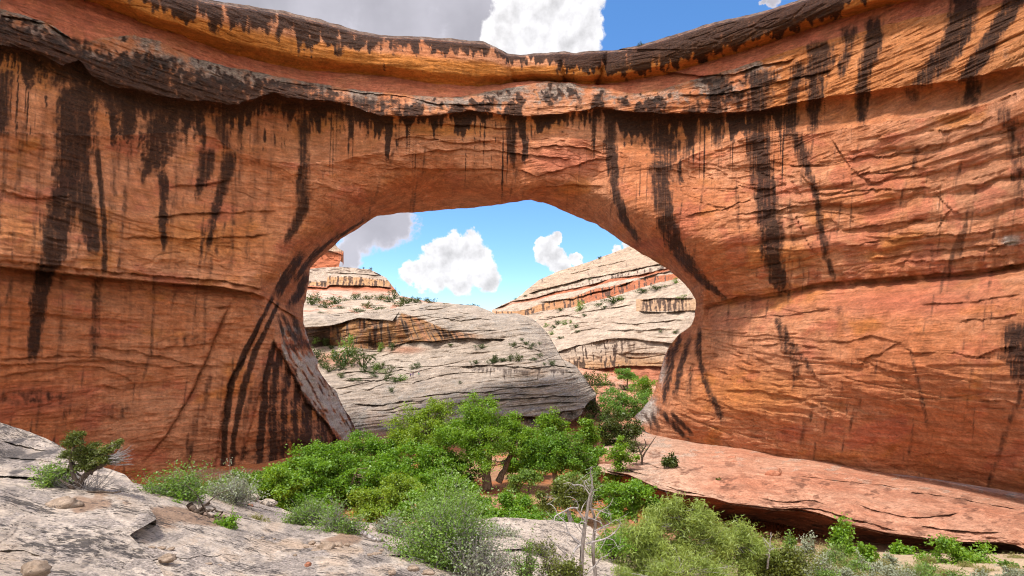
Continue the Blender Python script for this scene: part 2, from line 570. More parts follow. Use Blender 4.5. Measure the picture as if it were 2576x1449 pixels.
L_COTTON = leaf_mat('cottonwood_leaf', (0.105, 0.235, 0.014), (0.290, 0.460, 0.045), 0.48)
L_OAK = leaf_mat('oak_leaf', (0.085, 0.210, 0.012), (0.235, 0.410, 0.036), 0.45)
L_COTTON2 = leaf_mat('cottonwood_leaf_deep', (0.060, 0.165, 0.012), (0.200, 0.360, 0.030), 0.42)
L_COTTON3 = leaf_mat('cottonwood_leaf_yellow', (0.130, 0.235, 0.014), (0.360, 0.480, 0.060), 0.5)
L_PALE = leaf_mat('pale_leaf', (0.11, 0.24, 0.035), (0.24, 0.42, 0.08), 0.42)
L_JUNI = leaf_mat('juniper_leaf', (0.045, 0.070, 0.014), (0.120, 0.150, 0.032), 0.25)
L_DISTANT = leaf_mat('shrub_leaf', (0.040, 0.068, 0.018), (0.105, 0.145, 0.040), 0.25)
L_PINYON = leaf_mat('pinyon_needle', (0.170, 0.235, 0.040), (0.390, 0.470, 0.110), 0.4)
L_OLIVE = leaf_mat('olive_leaf', (0.085, 0.105, 0.014), (0.185, 0.205, 0.034), 0.3)
L_SAGE = leaf_mat('sage_leaf', (0.20, 0.225, 0.145), (0.36, 0.385, 0.27), 0.3)
L_SCRUB = leaf_mat('scrub_leaf', (0.100, 0.190, 0.028), (0.250, 0.380, 0.075), 0.4)
L_GRASS = leaf_mat('grass_blade', (0.20, 0.20, 0.055), (0.38, 0.34, 0.13), 0.35)
B_DARK = bark_mat('dark_bark', (0.055, 0.040, 0.030), (0.15, 0.11, 0.085))
B_BROWN = bark_mat('brown_bark', (0.10, 0.065, 0.045), (0.24, 0.17, 0.125))
B_GREY = bark_mat('grey_twig', (0.22, 0.19, 0.18), (0.46, 0.41, 0.39), 20)
B_DEAD = bark_mat('bleached_wood', (0.24, 0.20, 0.185), (0.50, 0.45, 0.42), 14)


def flat_mat(name, c, rough=0.8):
    m = bpy.data.materials.new(name)
    m.use_nodes = True
    t = NT(m.node_tree)
    out = t.n('ShaderNodeOutputMaterial')
    bs = t.n('ShaderNodeBsdfPrincipled')
    bs.inputs['Roughness'].default_value = rough
    n = t.noise(t.n('ShaderNodeTexCoord').outputs['Object'], 14.0, 4)
    t.t.links.new(t.mix(n, tuple(x * 0.75 for x in c), tuple(min(1, x * 1.25) for x in c)), bs.inputs['Base Color'])
    t.t.links.new(bs.outputs[0], out.inputs[0])
    return m



# ------------------------------------------------------------------ the natural bridge
OPEN = [(930, 1230), (905, 1100), (893, 1072), (880, 1045), (866, 1028), (852, 1003), (846, 985), (825, 965), (812, 948), (800, 925), (797, 905), (785, 880), (778, 858), (772, 840), (764, 815), (762, 795), (764, 770),
        (770, 750), (775, 725), (777, 704), (780, 675), (800, 653), (837, 621), (860, 600), (904, 572), (930, 553), (948, 543), (1000, 537), (1100, 530), (1200, 521), (1260, 515),
        (1310, 506), (1335, 502), (1365, 508), (1400, 522), (1450, 546), (1500, 564), (1530, 583), (1560, 604), (1600, 629), (1640, 652),
        (1680, 677), (1705, 697), (1725, 717), (1740, 738), (1749, 756), (1751, 773), (1747, 797), (1738, 818), (1711, 840), (1688, 866),
        (1672, 897), (1662, 926), (1655, 955), (1647, 980), (1635, 1005), (1616, 1027), (1594, 1048), (1603, 1059), (1607, 1072)]
RIM = [(-600, -330), (-400, -250), (0, -150), (300, -68), (470, -14), (520, 0), (620, 13), (700, 25), (800, 47), (850, 62), (900, 77), (960, 88), (1080, 93), (1150, 99),
       (1215, 104), (1245, 116), (1275, 135), (1310, 138), (1355, 134), (1420, 130), (1450, 133), (1480, 128), (1555, 125), (1600, 116),
       (1650, 102), (1720, 80), (1800, 55), (1900, 34), (2000, 4), (2060, -14), (2200, -60), (2500, -150), (3150, -330)]
CREASE_R = [(1607, 1072), (1625, 1086), (1658, 1101), (1680, 1106), (1763, 1121), (1888, 1138), (1971, 1151), (2082, 1166), (2165, 1181), (2242, 1192), (2281, 1195), (2392, 1211), (2576, 1242), (2800, 1285), (3150, 1350)]


def seg(poly, i0, i1):
    return poly[i0:i1 + 1]


# matched outer boundary for every point of the opening's edge
_outer_key = {(930, 1230): (-620, 1330), (905, 1100): (-620, 1120), (764, 815): (-620, 520), (775, 725): (-620, 60), (800, 653): (-600, -330),
              (860, 600): (-100, -176), (948, 543): (470, -14), (1000, 537): (700, 25), (1100, 530): (900, 77), (1200, 521): (1150, 99), (1260, 515): (1245, 116),
              (1310, 506): (1310, 138), (1365, 508): (1420, 130), (1450, 546): (1555, 125), (1530, 583): (1800, 55), (1600, 629): (2060, -14),
              (1680, 677): (2500, -150), (1725, 717): (3150, -330), (1751, 773): (3150, 380), (1688, 866): (3150, 760), (1647, 980): (3150, 1050), (1594, 1048): (3150, 1230), (1607, 1072): (3150, 1350)}


def bridge_outline():
    """resample so that A (opening) and B (outer edge incl. true rim) match"""
    P = np.array(OPEN, float)
    arc = np.concatenate([[0], np.cumsum(np.linalg.norm(np.diff(P, axis=0), axis=1))])
    keys = [i for i, p in enumerate(OPEN) if p in _outer_key]
    karc = arc[keys]
    kout = np.array([_outer_key[OPEN[i]] for i in keys], float)
    s = np.linspace(0, arc[-1], 1400)
    A = np.stack([np.interp(s, arc, P[:, k]) for k in (0, 1)], 1)
    B = np.stack([np.interp(s, karc, kout[:, k]) for k in (0, 1)], 1)
    rim = curve(RIM)
    on = (s >= arc[OPEN.index((800, 653))]) & (s <= arc[OPEN.index((1725, 717))])
    B[on, 1] = rim(B[on, 0])
    return A, B


def build_bridge():
    A, B = bridge_outline()
    NS, NTT = 1750, 430
    p = Patch(A, B, NS, NTT, jitter=2.2, seed=1.0)
    DX, DY = p.DX, p.DY
    # true curved foot of the right wall
    s = p.s[:, None]
    cr = curve(CREASE_R)
    w = sst(s, 0.93, 1.0)
    DY += w * (cr(DX[-1]) - DY[-1])[None, :]
    base = Depth([
        (-500, -200, 66), (0, -100, 80), (520, 20, 99), (900, 90, 113), (1288, 130, 117), (1700, 90, 108), (2060, 0, 91), (2576, -100, 66), (3150, -250, 46),
        (-500, 200, 63), (0, 200, 77), (400, 250, 93), (800, 260, 109), (1288, 280, 115), (1700, 280, 106), (2100, 230, 87), (2576, 200, 63), (3100, 200, 45),
        (-500, 500, 60), (0, 450, 75), (400, 450, 92), (700, 450, 104), (900, 450, 110), (1100, 440, 114), (1288, 440, 115), (1500, 440, 111), (1750, 450, 101), (2000, 450, 89), (2300, 450, 74), (2576, 450, 61), (3100, 450, 43),
        (0, 650, 74), (300, 650, 87), (600, 680, 99), (2000, 700, 86), (2300, 680, 72), (2576, 660, 60), (3100, 640, 42), (-500, 800, 60),
        # haunches and soffit: rock curls under, away from the viewer
        (650, 600, 101.5), (750, 560, 105), (830, 530, 108), (900, 508, 111), (700, 690, 103), (735, 650, 107), (790, 600, 110),
        (764, 690, 117), (778, 675, 124), (776, 704, 127), (800, 653, 124), (840, 612, 124), (904, 568, 126), (948, 543, 128),
        (960, 497, 113.5), (1050, 470, 115), (1150, 460, 115.5), (1250, 472, 115), (1330, 490, 114), (1420, 484, 112.5), (1490, 492, 111),
        (1000, 537, 130), (1100, 530, 132), (1200, 521, 131), (1260, 514, 127), (1335, 502, 120), (1400, 522, 126), (1500, 564, 126),
        (1545, 560, 111.5), (1600, 600, 110), (1660, 632, 107), (1720, 680, 104.5), (1530, 583, 125), (1600, 629, 124), (1680, 677, 119), (1725, 717, 114),
        (1751, 770, 110), (1790, 760, 101.5), (1850, 740, 96),
        # left pier: front face, inner face, slickrock apron
        (660, 750, 102), (0, 900, 74), (300, 900, 88), (550, 900, 98), (-500, 1150, 60), (0, 1150, 76), (300, 1150, 90), (540, 1150, 100),
        (600, 1000, 100), (640, 880, 101.5), (660, 1000, 104), (650, 1150, 104.5), (680, 830, 104), (700, 1050, 108), (720, 1150, 110), (770, 1090, 113), (800, 1150, 117),
        (692, 760, 109), (715, 740, 113), (740, 712, 117), (720, 820, 111), (745, 800, 117), (764, 815, 124), (764, 780, 124), (740, 880, 115), (770, 930, 119), (803, 925, 127), (800, 1000, 123), (852, 1005, 131), (840, 1060, 126), (905, 1100, 137), (880, 1150, 130),
        # right pier and the wall under the long joint
        (1745, 800, 110), (1790, 800, 103), (1900, 820, 94), (1688, 866, 113), (1730, 880, 105), (1662, 926, 114), (1700, 950, 105.5), (1800, 930, 99), (1647, 980, 115), (1616, 1027, 117), (1594, 1048, 119),
        (1680, 1030, 106), (1760, 1050, 99), (1658, 1098, 110), (1763, 1118, 101), (1970, 1000, 87), (1970, 1148, 88.5), (2280, 900, 71), (2281, 1050, 71.5), (2281, 1193, 75), (2576, 850, 58), (2576, 1050, 58.5), (2576, 1240, 64), (3100, 900, 41), (3150, 1345, 48)], reg=4e-4)
    Y0 = base(DX, DY)
    off = np.zeros_like(Y0)
    # ---- cap ledge / slope / rolled shelf / recessed face below: depth steps across traced bands
    capB = curve([(-600, -260), (-200, -140), (0, -60), (250, 10), (330, 45), (390, 70), (450, 85), (520, 115), (600, 140), (680, 160), (760, 176), (860, 184), (940, 188), (1000, 196), (1100, 212), (1200, 217),
                  (1290, 207), (1330, 202), (1420, 207), (1520, 213), (1560, 206), (1650, 191), (1720, 175), (1800, 150), (1900, 120), (2000, 86), (2100, 52), (2200, 22), (2300, 0), (2450, -44), (3150, -220)])
    shT = curve([(-600, -200), (-200, -60), (0, 20), (130, 60), (200, 112), (260, 92), (340, 88), (400, 102), (500, 150), (600, 172), (700, 192), (860, 222), (1000, 236), (1140, 246), (1250, 226), (1380, 203), (1480, 216), (1600, 236),
                 (1700, 214), (1850, 172), (2000, 122), (2150, 84), (2300, 44), (2450, 22), (3150, -120)])
    shB = curve([(-600, 40), (-200, 80), (0, 112), (90, 130), (160, 165), (200, 150), (230, 190), (290, 218), (350, 228), (400, 240), (500, 254), (600, 262), (690, 232), (720, 246), (760, 248), (850, 258), (900, 272), (960, 291), (1050, 292), (1130, 287), (1180, 277),
                 (1260, 286), (1320, 291), (1420, 285), (1500, 270), (1600, 282), (1700, 285), (1800, 285), (1900, 280), (1987, 262), (2067, 246), (2177, 231), (2292, 216), (2417, 201), (2576, 166), (3150, 60)])
    lowE = curve([(-600, 330), (0, 330), (250, 340), (450, 330), (540, 345), (590, 376), (640, 396), (700, 406), (770, 411), (850, 406), (900, 391), (960, 380), (1100, 352), (1200, 350), (1280, 352), (1400, 345), (1500, 350), (1560, 380), (1600, 404), (1650, 421), (1700, 411),
                  (1760, 382), (1817, 372), (1867, 346), (1932, 346), (1977, 336), (2037, 338), (2167, 316), (2307, 298), (2432, 276), (2576, 226), (3150, 120)])
    wob = 3.0 * fbm(DX / 50.0, DX * 0 + 2.2, o=4)
    b, c, d, e = capB(DX) + wob, shT(DX) + wob, shB(DX) + 1.3 * wob, lowE(DX) + wob
    rimd = curve(RIM)(DX)
    # amounts vary along the bridge
    deep = 0.55 + 0.45 * sst(DX, 300, 700)
    alc = np.exp(-((DX - 740) / 190.0) ** 2) + 0.9 * np.exp(-((DX - 1660) / 110.0) ** 2) + 0.45 * sst(DX, 1800, 1950)
    u1 = np.clip((DY - rimd) / np.maximum(b - rimd, 1), 0, 1)
    o1 = 0.9 - 2.3 * np.sin(np.pi * np.clip(u1 * 0.9 + 0.1, 0, 1)) ** 0.8
    o1 = np.where(u1 < 0.10, o1 + (0.10 - u1) * 26, o1)            # rim rolls back on top
    o1 = o1 + 2.4 * sst(u1, 0.72, 1.0)
    u2 = np.clip((DY - b) / np.maximum(c - b, 1), 0, 1)
    o2 = 3.1 - 1.2 * u2
    u3 = np.clip((DY - c) / np.maximum(d - c, 1), 0, 1)
    mer = 1 - 0.55 * sst(DX, 1380, 1650) - 0.18 * np.exp(-((DX - 1150) / 160.0) ** 2) + 0.18 * perlin(DX / 90, 7.0)
    deep = deep * mer
    end3 = 1.9 - 5.2 * deep
    o3 = 1.9 - (5.2 * deep) * np.sin(0.5 * np.pi * u3) ** 0.9
    u4 = np.clip((DY - d) / np.maximum(e - d, 1), 0, 1)
    rec = np.exp(-(DY - d) / 9.0)
    o4 = (end3 + 1.0 + 1.9 * (1 - rec)) * (1 - u4) + u4 * (0.7) + alc * 3.0 * np.sin(np.pi * np.clip(u4, 0, 1)) ** 0.7
    k5 = np.exp(-np.maximum(DY - e, 0) / 38.0)
    o5 = (-0.3 - 2.2 * np.clip(alc, 0, 1.2)) * k5
    band = np.where(DY < b, o1, np.where(DY < c, o2, np.where(DY < d, o3, np.where(DY < e, o4, o5))))
    # fade bands out where the haunch comes close underneath is not needed: opening lies well below
    off += band
    # extra ledges on the wide shelf
    crease(DX, DY, off, [(690, 205), (800, 218), (900, 232), (1000, 240), (1100, 262), (1180, 262), (1300, 262)], 0.5, 9, 0.5, 7, seed=1)
    crease(DX, DY, off, [(0, 40), (60, 45), (120, 60), (190, 105)], 0.5, 10, 1.6, 8, seed=2)
    crease(DX, DY, off, [(1660, 180), (1760, 190), (1850, 185), (1900, 165), (2000, 150)], 0.7, 14, 0.9, 8, seed=3)
    crease(DX, DY, off, [(1700, 240), (1800, 238), (1900, 220), (2000, 196), (2100, 175)], 0.5, 12, 0.7, 8, seed=4)
    # block joints in the cap
    for (xa, ya), (xb, yb), a in [((1275, 135), (1290, 205), 1.2), ((1408, 132), (1418, 205), 1.6), ((1528, 128), (1500, 212), 2.2), ((1310, 185), (1440, 150), 0.0)]:
        if a:
            cx = np.interp(DY, [ya, yb], [xa, xb])
            dd = DX - cx + 3 * fbm(DY / 14, DY * 0 + xa, o=3)
            m = (DY > ya - 4) & (DY < yb + 2)
            off += np.where(m, a * np.exp(-np.abs(dd) / 7.0) + a * 0.9 * sst(dd, -4, 4) * np.exp(-np.maximum(dd, 0) / 60.0), 0)
    off += np.where((DY < b), 1.6 * np.exp(-((DX - 1340) / 70.0) ** 2), 0)
    # ---- the long joint, both sides
    JL = [(-600, 560), (-300, 620), (0, 670), (150, 686), (300, 701), (450, 714), (560, 722), (640, 738), (668, 748)]
    JR = [(1770, 778), (1800, 770), (1850, 757), (1950, 746), (2050, 722), (2150, 714), (2300, 702), (2450, 690), (2576, 671), (3150, 580)]
    crease(DX, DY, off, JL, 1.9, 70, 2.4, 26, fade=12, wob=2, seed=5, mod=0.25)
    crease(DX, DY, off, [(x, y - 16) for x, y in JL], 0.5, 20, 0.9, 12, fade=20, wob=4, seed=5.5, mod=0.8)
    crease(DX, DY, off, JR, -3.2, 55, 3.8, 46, fade=14, wob=3, seed=6, mod=0.15)
    crease(DX, DY, off, [(x, y - 9) for x, y in JR], 0.9, 14, 0.9, 8, fade=30, wob=3, seed=6.5)
    jr, jl, foot = curve(JR)(DX), curve(JL)(DX), curve(CREASE_R)(DX)
    ur = np.clip((DY - e) / np.maximum(jr - e, 1), 0, 1)
    wr = sst(DX, 1700, 1900)
    lines = [0.0, 0.20, 0.37, 0.50, 0.66, 0.80, 1.0]
    wv = 0.035 * fbm(DX / 120, DY / 300, 3.0, o=3)
    bb = np.zeros_like(ur)
    for k in range(6):
        f = np.clip((ur + wv - lines[k]) / (lines[k + 1] - lines[k]), 0, 1)
        ins = (ur + wv >= lines[k]) & (ur + wv < lines[k + 1])
        amp = 0.9 * np.clip(0.8 + 0.9 * perlin(DX / 160 + 7 * k, 3.0 * k + 0.5), 0.05, 1.6)
        bb = np.where(ins, -amp * np.sin(np.pi * f ** 1.4) ** 0.7, bb)
    off += wr * bb * ((DY > e) & (DY < jr))
    ul = np.clip((DY - jr) / np.maximum(foot - jr, 1), 0, 1)
    off += sst(DX, 1740, 1900) * (-3.4 * np.sin(np.pi * ul ** 0.58)) * (DY > jr)
    vl = np.clip((DY - e) / np.maximum(jl - e, 1), 0, 1)
    off += (1 - sst(DX, 560, 680)) * (DY > e) * (-1.8 * vl ** 2 + 0.9 * np.sin(2 * np.pi * vl)) * (DY < jl)
    # slot where the inner face of the left pier meets the overhang
    crease(DX, DY, off, [(672, 752), (690, 762), (712, 778), (735, 792), (752, 800)], 1.0, 22, 1.6, 12, fade=8, seed=7)
    # brow over the stained alcove of the left pier, and the apron above it
    crease(DX, DY, off, [(684, 845), (700, 885), (722, 924), (745, 962), (772, 1010), (800, 1046), (850, 1105), (880, 1150)], 1.1, 30, 0.9, 45, fade=14, wob=16, seed=8, mod=0.6)
    # leaves of rock spalling off the left pier, arches of cracks
    for k, q in enumerate([[(0, 905), (90, 897), (200, 893), (300, 905), (420, 925), (520, 918)], [(0, 950), (80, 935), (190, 920), (260, 925), (330, 955), (345, 975)],
                           [(0, 920), (120, 912), (260, 905), (380, 930)], [(230, 875), (330, 880), (420, 900), (500, 922), (560, 925)], [(340, 975), (300, 980), (250, 968)],
                           [(380, 880), (450, 870), (540, 862)], [(540, 812), (560, 818), (590, 812)], [(420, 760), (520, 775), (590, 770)], [(60, 780), (200, 800), (330, 806)]]):
        crease(DX, DY, off, q, 0.35, 10, 0.45, 9, fade=22, wob=5, seed=10 + k)
    # tilted slabs towards the inner edge of the left pier
    for k, (q, a) in enumerate([([(355, 1170), (420, 1090), (480, 990), (520, 900), (560, 800), (590, 745)], 0.9), ([(540, 1190), (552, 1080), (575, 960), (630, 870), (672, 770)], 0.8), ([(600, 1180), (640, 1030), (668, 930), (690, 850)], 0.7)]):
        q = np.array(sorted(q, key=lambda t: t[1]))
        m = (DY > q[0, 1]) & (DY < q[-1, 1])
        dd = DX - np.interp(DY, q[:, 1], q[:, 0]) + 5 * fbm(DY / 40, DY * 0 + k, o=3)
        f = np.clip(np.minimum(DY - q[0, 1], q[-1, 1] - DY) / 60, 0, 1)
        off += np.where(m, f * a * (0.5 * np.exp(-np.abs(dd) / 5.0) + np.where(dd > 0, np.exp(-dd / 55.0), -0.25 * np.exp(dd / 25.0))), 0)
    # cracks and pockets of the right wall
    RC = [[(1840, 545), (1900, 530), (1975, 520), (2040, 512)], [(1850, 470), (1905, 478), (1960, 470)], [(2040, 487), (2070, 485), (2200, 480), (2350, 474)], [(2010, 430), (2045, 470), (2075, 487)],
          [(2085, 345), (2140, 420), (2190, 462), (2215, 480)], [(2150, 440), (2250, 432), (2330, 418)], [(2190, 460), (2280, 445), (2360, 430)], [(2230, 395), (2300, 378), (2390, 358)], [(2130, 400), (2250, 388), (2330, 380)],
          [(2350, 474), (2370, 500), (2395, 530), (2420, 545)], [(2120, 580), (2250, 560), (2330, 552)], [(2130, 615), (2260, 600), (2350, 592), (2450, 585), (2576, 560)], [(2180, 650), (2300, 636), (2420, 628), (2576, 612)],
          [(1985, 505), (2010, 560), (2035, 620), (2065, 660)], [(2350, 596), (2380, 540), (2400, 520)], [(2420, 470), (2500, 455), (2576, 440)], [(2430, 355), (2500, 340), (2576, 320)], [(1745, 505), (1830, 520), (1860, 505), (1900, 505)],
          [(1720, 545), (1780, 530), (1850, 520)], [(2250, 660), (2400, 655), (2560, 640)], [(2480, 640), (2530, 615), (2576, 605)], [(1930, 405), (2000, 420), (2080, 410)], [(2330, 330), (2420, 320), (2500, 300)]]
    for k, q in enumerate(RC):
        crease(DX, DY, off, q, 0.26, 9, 0.34, 7, fade=18, wob=7, seed=30 + k)
    # lower right wall: exfoliated panel edges and bedding
    RL = [[(1800, 815), (1900, 795), (2000, 790), (2100, 778)], [(2080, 860), (2130, 855), (2200, 845), (2270, 868), (2300, 885), (2400, 890), (2500, 905)], [(2290, 885), (2300, 850), (2320, 830)], [(2150, 940), (2180, 900), (2230, 880), (2280, 855)],
          [(2170, 905), (2220, 930), (2290, 945)], [(1790, 985), (1900, 980), (2000, 1000), (2100, 1035)], [(1850, 1075), (2000, 1085), (2120, 1110), (2280, 1125)], [(2300, 1140), (2450, 1150), (2576, 1145)], [(1700, 1040), (1800, 1075), (1930, 1105), (2050, 1120)],
          [(2400, 810), (2480, 800), (2576, 790)], [(2300, 770), (2420, 762), (2576, 740)], [(1900, 870), (1990, 865), (2080, 880)], [(2200, 1160), (2350, 1175), (2500, 1200)], [(2450, 1010), (2520, 1005), (2576, 1030)], [(2450, 900), (2510, 880), (2576, 870)]]
    for k, q in enumerate(RL):
        crease(DX, DY, off, q, 0.18, 12, 0.26, 9, fade=30, wob=6, seed=60 + k)
    # centre of the span
    CC = [[(1000, 395), (1090, 380), (1180, 375), (1290, 380), (1380, 400), (1450, 395)], [(1290, 425), (1350, 440), (1420, 425), (1480, 405), (1540, 402)], [(980, 350), (1060, 345), (1150, 360), (1260, 355)], [(940, 425), (1040, 420), (1180, 425), (1290, 430)],
          [(1320, 370), (1400, 365), (1470, 372), (1540, 390)], [(1070, 315), (1150, 312), (1230, 320), (1300, 325)], [(1320, 475), (1400, 468), (1470, 462), (1520, 470)], [(900, 300), (1000, 312), (1060, 310)], [(0, 480), (80, 500), (180, 490)], [(380, 545), (480, 540), (600, 535), (700, 528)],
          [(420, 470), (520, 462), (600, 452)], [(300, 600), (420, 596), (560, 600), (680, 590)]]
    for k, q in enumerate(CC):
        crease(DX, DY, off, q, 0.40, 12, 0.45, 10, fade=30, wob=5, seed=90 + k)
    # rounded noses of the piers at the silhouettes are in the base surface; roughness everywhere:
    W = unp(DX, DY, Y0)
    X, Yw, Z = W[..., 0], W[..., 1], W[..., 2]
    rough = 0.55 * fbm(X / 13, Yw / 13, Z / 8, o=3)
    right = sst(DX, 1650, 1850) * (1 - 0.6 * sst(DY - curve(JR)(DX), 20, 120))
    bed = fbm(X / 9 + 0.12 * Z, Z / 1.1 - 0.10 * X * right, o=4, g=0.6)
    rough += (0.10 + 0.05 * right) * bed
    rough += 0.10 * fbm(X / 2.6 + 0.3 * Z, Z / 0.7, Yw / 3.0, o=3, g=0.6)
    n = perlin(X / 5.0, Z / 1.5 + 0.03 * X, Yw / 9)
    n2 = sst(perlin(X / 16, Z / 9, 7.7), 0.0, 0.5)
    rough += (0.20 + 0.06 * right) * n2 * sst(np.abs(n), 0.10, 0.0)         # thin cracks
    pk = perlin(X / 1.9, Z / 0.75, 3.3)
    rough += right * 0.45 * sst(pk, 0.62, 0.85) * sst(perlin(X / 12, Z / 6, 1.1), 0.0, 0.3) * (DY < 700) * (DY > 330)   # pockets
    shelf = ((DY > c) & (DY < d)).astype(float)
    q = 3.2 * fbm(X / 11 + 0.1 * Z, Z / 5.5, 4.4, o=4)
    fl = np.floor(q)
    plate = fl + sst(q - fl, 0.88, 1.0)
    rough += (0.26 + 0.02 * right) * plate * (DY > e) * sst(fbm(X / 25, Z / 18, 8.8, o=2), -0.35, 0.15)
    rough += shelf * (0.35 * fbm(X / 3.2 + Z * 0.3, Z / 0.9, o=4, g=0.6))
    apz = sst(curve([(640, 800), (684, 845), (700, 885), (722, 924), (745, 962), (772, 1010), (800, 1046), (850, 1105), (900, 1160)])(DX) - DY, -4, 14) * sst(DX, 692, 716) * sst(DY, 800, 830) * (DX < 940)
    rough += apz * (1.0 * fbm(X / 4.0, Yw / 4.0, Z / 3.0, o=4) + 0.5 * fbm(X / 1.2 + Z, Yw / 2, Z / 1.2, o=3))
    off += rough
    # hold the silhouette of the opening
    Yf = Y0 + off
    # ---- mineral masks: V dark varnish, G grey weathered skin, O golden, R red
    V = np.zeros_like(Y0); G = np.zeros_like(Y0); O = np.zeros_like(Y0); R = np.zeros_like(Y0)
    S = lambda pts, k=1.0, soft=0.5, rg=0.35: streak(DX, DY, V, pts, k, soft, rg)
    nz = fbm(DX / 70, DY / 70, o=4)
    nzf = fbm(DX / 16, DY / 22, o=4)
    # cap: black skin with hanging tongues over gold rock
    tongues = 0.50 + 0.22 * perlin(DX / 60, 0.3)
    tongues = tongues - 0.22 * np.exp(-((DX - 1150) / 170.0) ** 2) + 0.35 * sst(DX, 1520, 1620) * (1 - sst(DX, 2000, 2300)) + 0.25 * np.exp(-((DX - 1480) / 50.) ** 2)
    cap = (DY < b)
    run = perlin(DX / 24, DY / 70, 1.0) + 0.6 * perlin(DX / 9, DY / 40, 2.0) + 0.4 * perlin(DX / 4, DY / 22, 3.0) + 0.35 * fbm(DX / 14, DY / 14, 4.0, o=3)
    V = np.where(cap, np.maximum(V, sst(run + 2.6 * (tongues - u1), -0.25, 0.55) * (0.95 + 0.3 * nz)), V)
    V = np.where(cap & (u1 < 0.07), V * 0.45, V)
    G = np.where(cap, 0.75 * (1 - sst(u1, 0.02, 0.14)), G)
    O = np.where(cap, 0.95 * sst(u1, 0.3, 0.55), O)
    # slope between cap and shelf: red
    slope = (DY >= b) & (DY < c)
    R = np.where(slope, 0.65 + 0.3 * nz, R)
    # shelf: grey on top, blackening down to the lip
    br = u3 + 0.45 * nzf + 0.25 * nz
    centre = 1 - sst(DX, 1800, 2050)
    G = np.where(shelf > 0, (0.80 - 0.55 * sst(br, 0.40, 0.8)) * centre * (0.75 + 0.6 * nz) + 0.25 * (1 - centre), G)
    dark = sst(br, 0.14, 0.48) * (0.92 + 0.6 * fbm(DX / 9, DY / 16, 5.0, o=4))
    gate = sst(perlin(DX / 48, DY / 60, 5.5) + 0.5 * perlin(DX / 17, DY / 40, 6.5) + 0.3 * nzf, -0.35, 0.35)
    gate = np.maximum(gate, 0.85 * (1 - sst(DX, 620, 800)))
    V = np.where(shelf > 0, np.maximum(V, dark * centre * (0.18 + 0.9 * gate)), V)
    O = np.where(shelf > 0, np.maximum(O, 0.5 * sst(nzf, 0.1, 0.5)), O)
    O = np.where((shelf > 0) & (DX > 1900), 0.55, O)
    # under the shelf: comb of drips
    face = (DY >= d) & (DY < e)
    O = np.where(face, np.maximum(O, (0.85 - 0.55 * u4) * (0.7 + 0.5 * nz)), O)
    SHB = [(x, float(shB(x))) for x in range(-600, 2000, 20)]
    drips(DX, DY, V, SHB, 70, 17, -0.25, 1.0, 0.0)
    drips(DX, DY, V, [q for q in SHB if 520 < q[0] < 960], 120, 12, 0.05, 1.0, 2.0)
    drips(DX, DY, V, [q for q in SHB if -50 < q[0] < 560], 150, 34, -0.15, 0.95, 3.0)
    drips(DX, DY, V, [q for q in SHB if 1480 < q[0] < 1800], 115, 24, -0.35, 1.0, 4.0)
    drips(DX, DY, V, [q for q in SHB if 1240 < q[0] < 1500], 90, 26, 0.1, 0.9, 5.0)
    # band of cross-bedded gold under the middle of the shelf
    O = np.maximum(O, 0.8 * np.exp(-((DX - 1130) / 170.) ** 2 - ((DY - 325) / 28.) ** 2))
    R = np.maximum(R, 0.75 * np.exp(-((DX - 1420) / 130.) ** 2 - ((DY - 405) / 55.) ** 2))
    # traced stains, left wall
    S([(200, 215, 55), (195, 260, 48), (190, 330, 46), (188, 400, 44), (170, 480, 36), (145, 560, 36), (138, 640, 34), (112, 690, 24), (97, 760, 20), (88, 850, 16), (80, 900, 12)], 1.0, 0.4, 0.22)
    S([(205, 430, 22), (214, 500, 22), (226, 570, 24), (238, 635, 14)], 0.95, 0.4, 0.25)
    S([(243, 380, 8), (256, 480, 7), (264, 600, 7), (262, 690, 7)], 0.9)
    S([(110, 100, 110), (150, 150, 90), (190, 220, 60)], 0.9, 0.6, 0.6)
    S([(20, 70, 60), (60, 110, 70), (100, 140, 60)], 0.8, 0.5, 0.6)
    S([(15, 180, 22), (8, 260, 20), (5, 340, 12)], 0.8)
    S([(330, 150, 80), (350, 200, 110), (390, 250, 120), (420, 290, 90)], 1.0, 0.6, 0.7)
    S([(520, 200, 90), (520, 250, 120), (560, 285, 90)], 0.95, 0.6, 0.7)
    S([(700, 215, 90), (740, 250, 130), (760, 285, 120)], 0.95, 0.5, 0.6)
    S([(905, 250, 90), (900, 300, 70)], 0.9, 0.6, 0.7)
    S([(410, 300, 45), (400, 350, 48), (396, 400, 38), (376, 436, 20)], 0.9, 0.5, 0.55)
    S([(408, 430, 12), (415, 500, 10), (409, 560, 12), (412, 625, 7)], 0.95)
    S([(365, 425, 10), (360, 455, 6)], 0.9)
    S([(522, 380, 22), (517, 430, 18), (496, 495, 8)], 0.95)
    S([(580, 385, 22), (569, 440, 16), (545, 530, 9), (522, 625, 7)], 0.85)
    S([(555, 455, 7), (540, 520, 6), (512, 600, 6), (500, 680, 5)], 0.6)
    S([(765, 285, 14), (765, 400, 13), (760, 470, 14), (764, 520, 17), (745, 565, 14), (720, 605, 9)], 0.85)
    S([(545, 290, 16), (560, 340, 16), (575, 370, 12)], 0.8)
    for x, wd, k in [(20, 8, .4), (60, 10, .35), (110, 9, .35), (300, 14, .35), (330, 9, .4), (455, 10, .35), (610, 10, .4), (650, 12, .35), (690, 9, .3)]:
        S([(x, 300, wd), (x - 8, 420, wd), (x - 22, 560, wd * .8), (x - 30, 680, wd * .6)], k)
    for x, wd, k in [(105, 14, .45), (160, 8, .4), (245, 14, .5), (330, 6, .3), (390, 5, .45), (30, 6, .3), (520, 6, .3)]:
        S([(x, 690, wd), (x - 3, 780, wd), (x - 8, 900, wd * .8)], k)
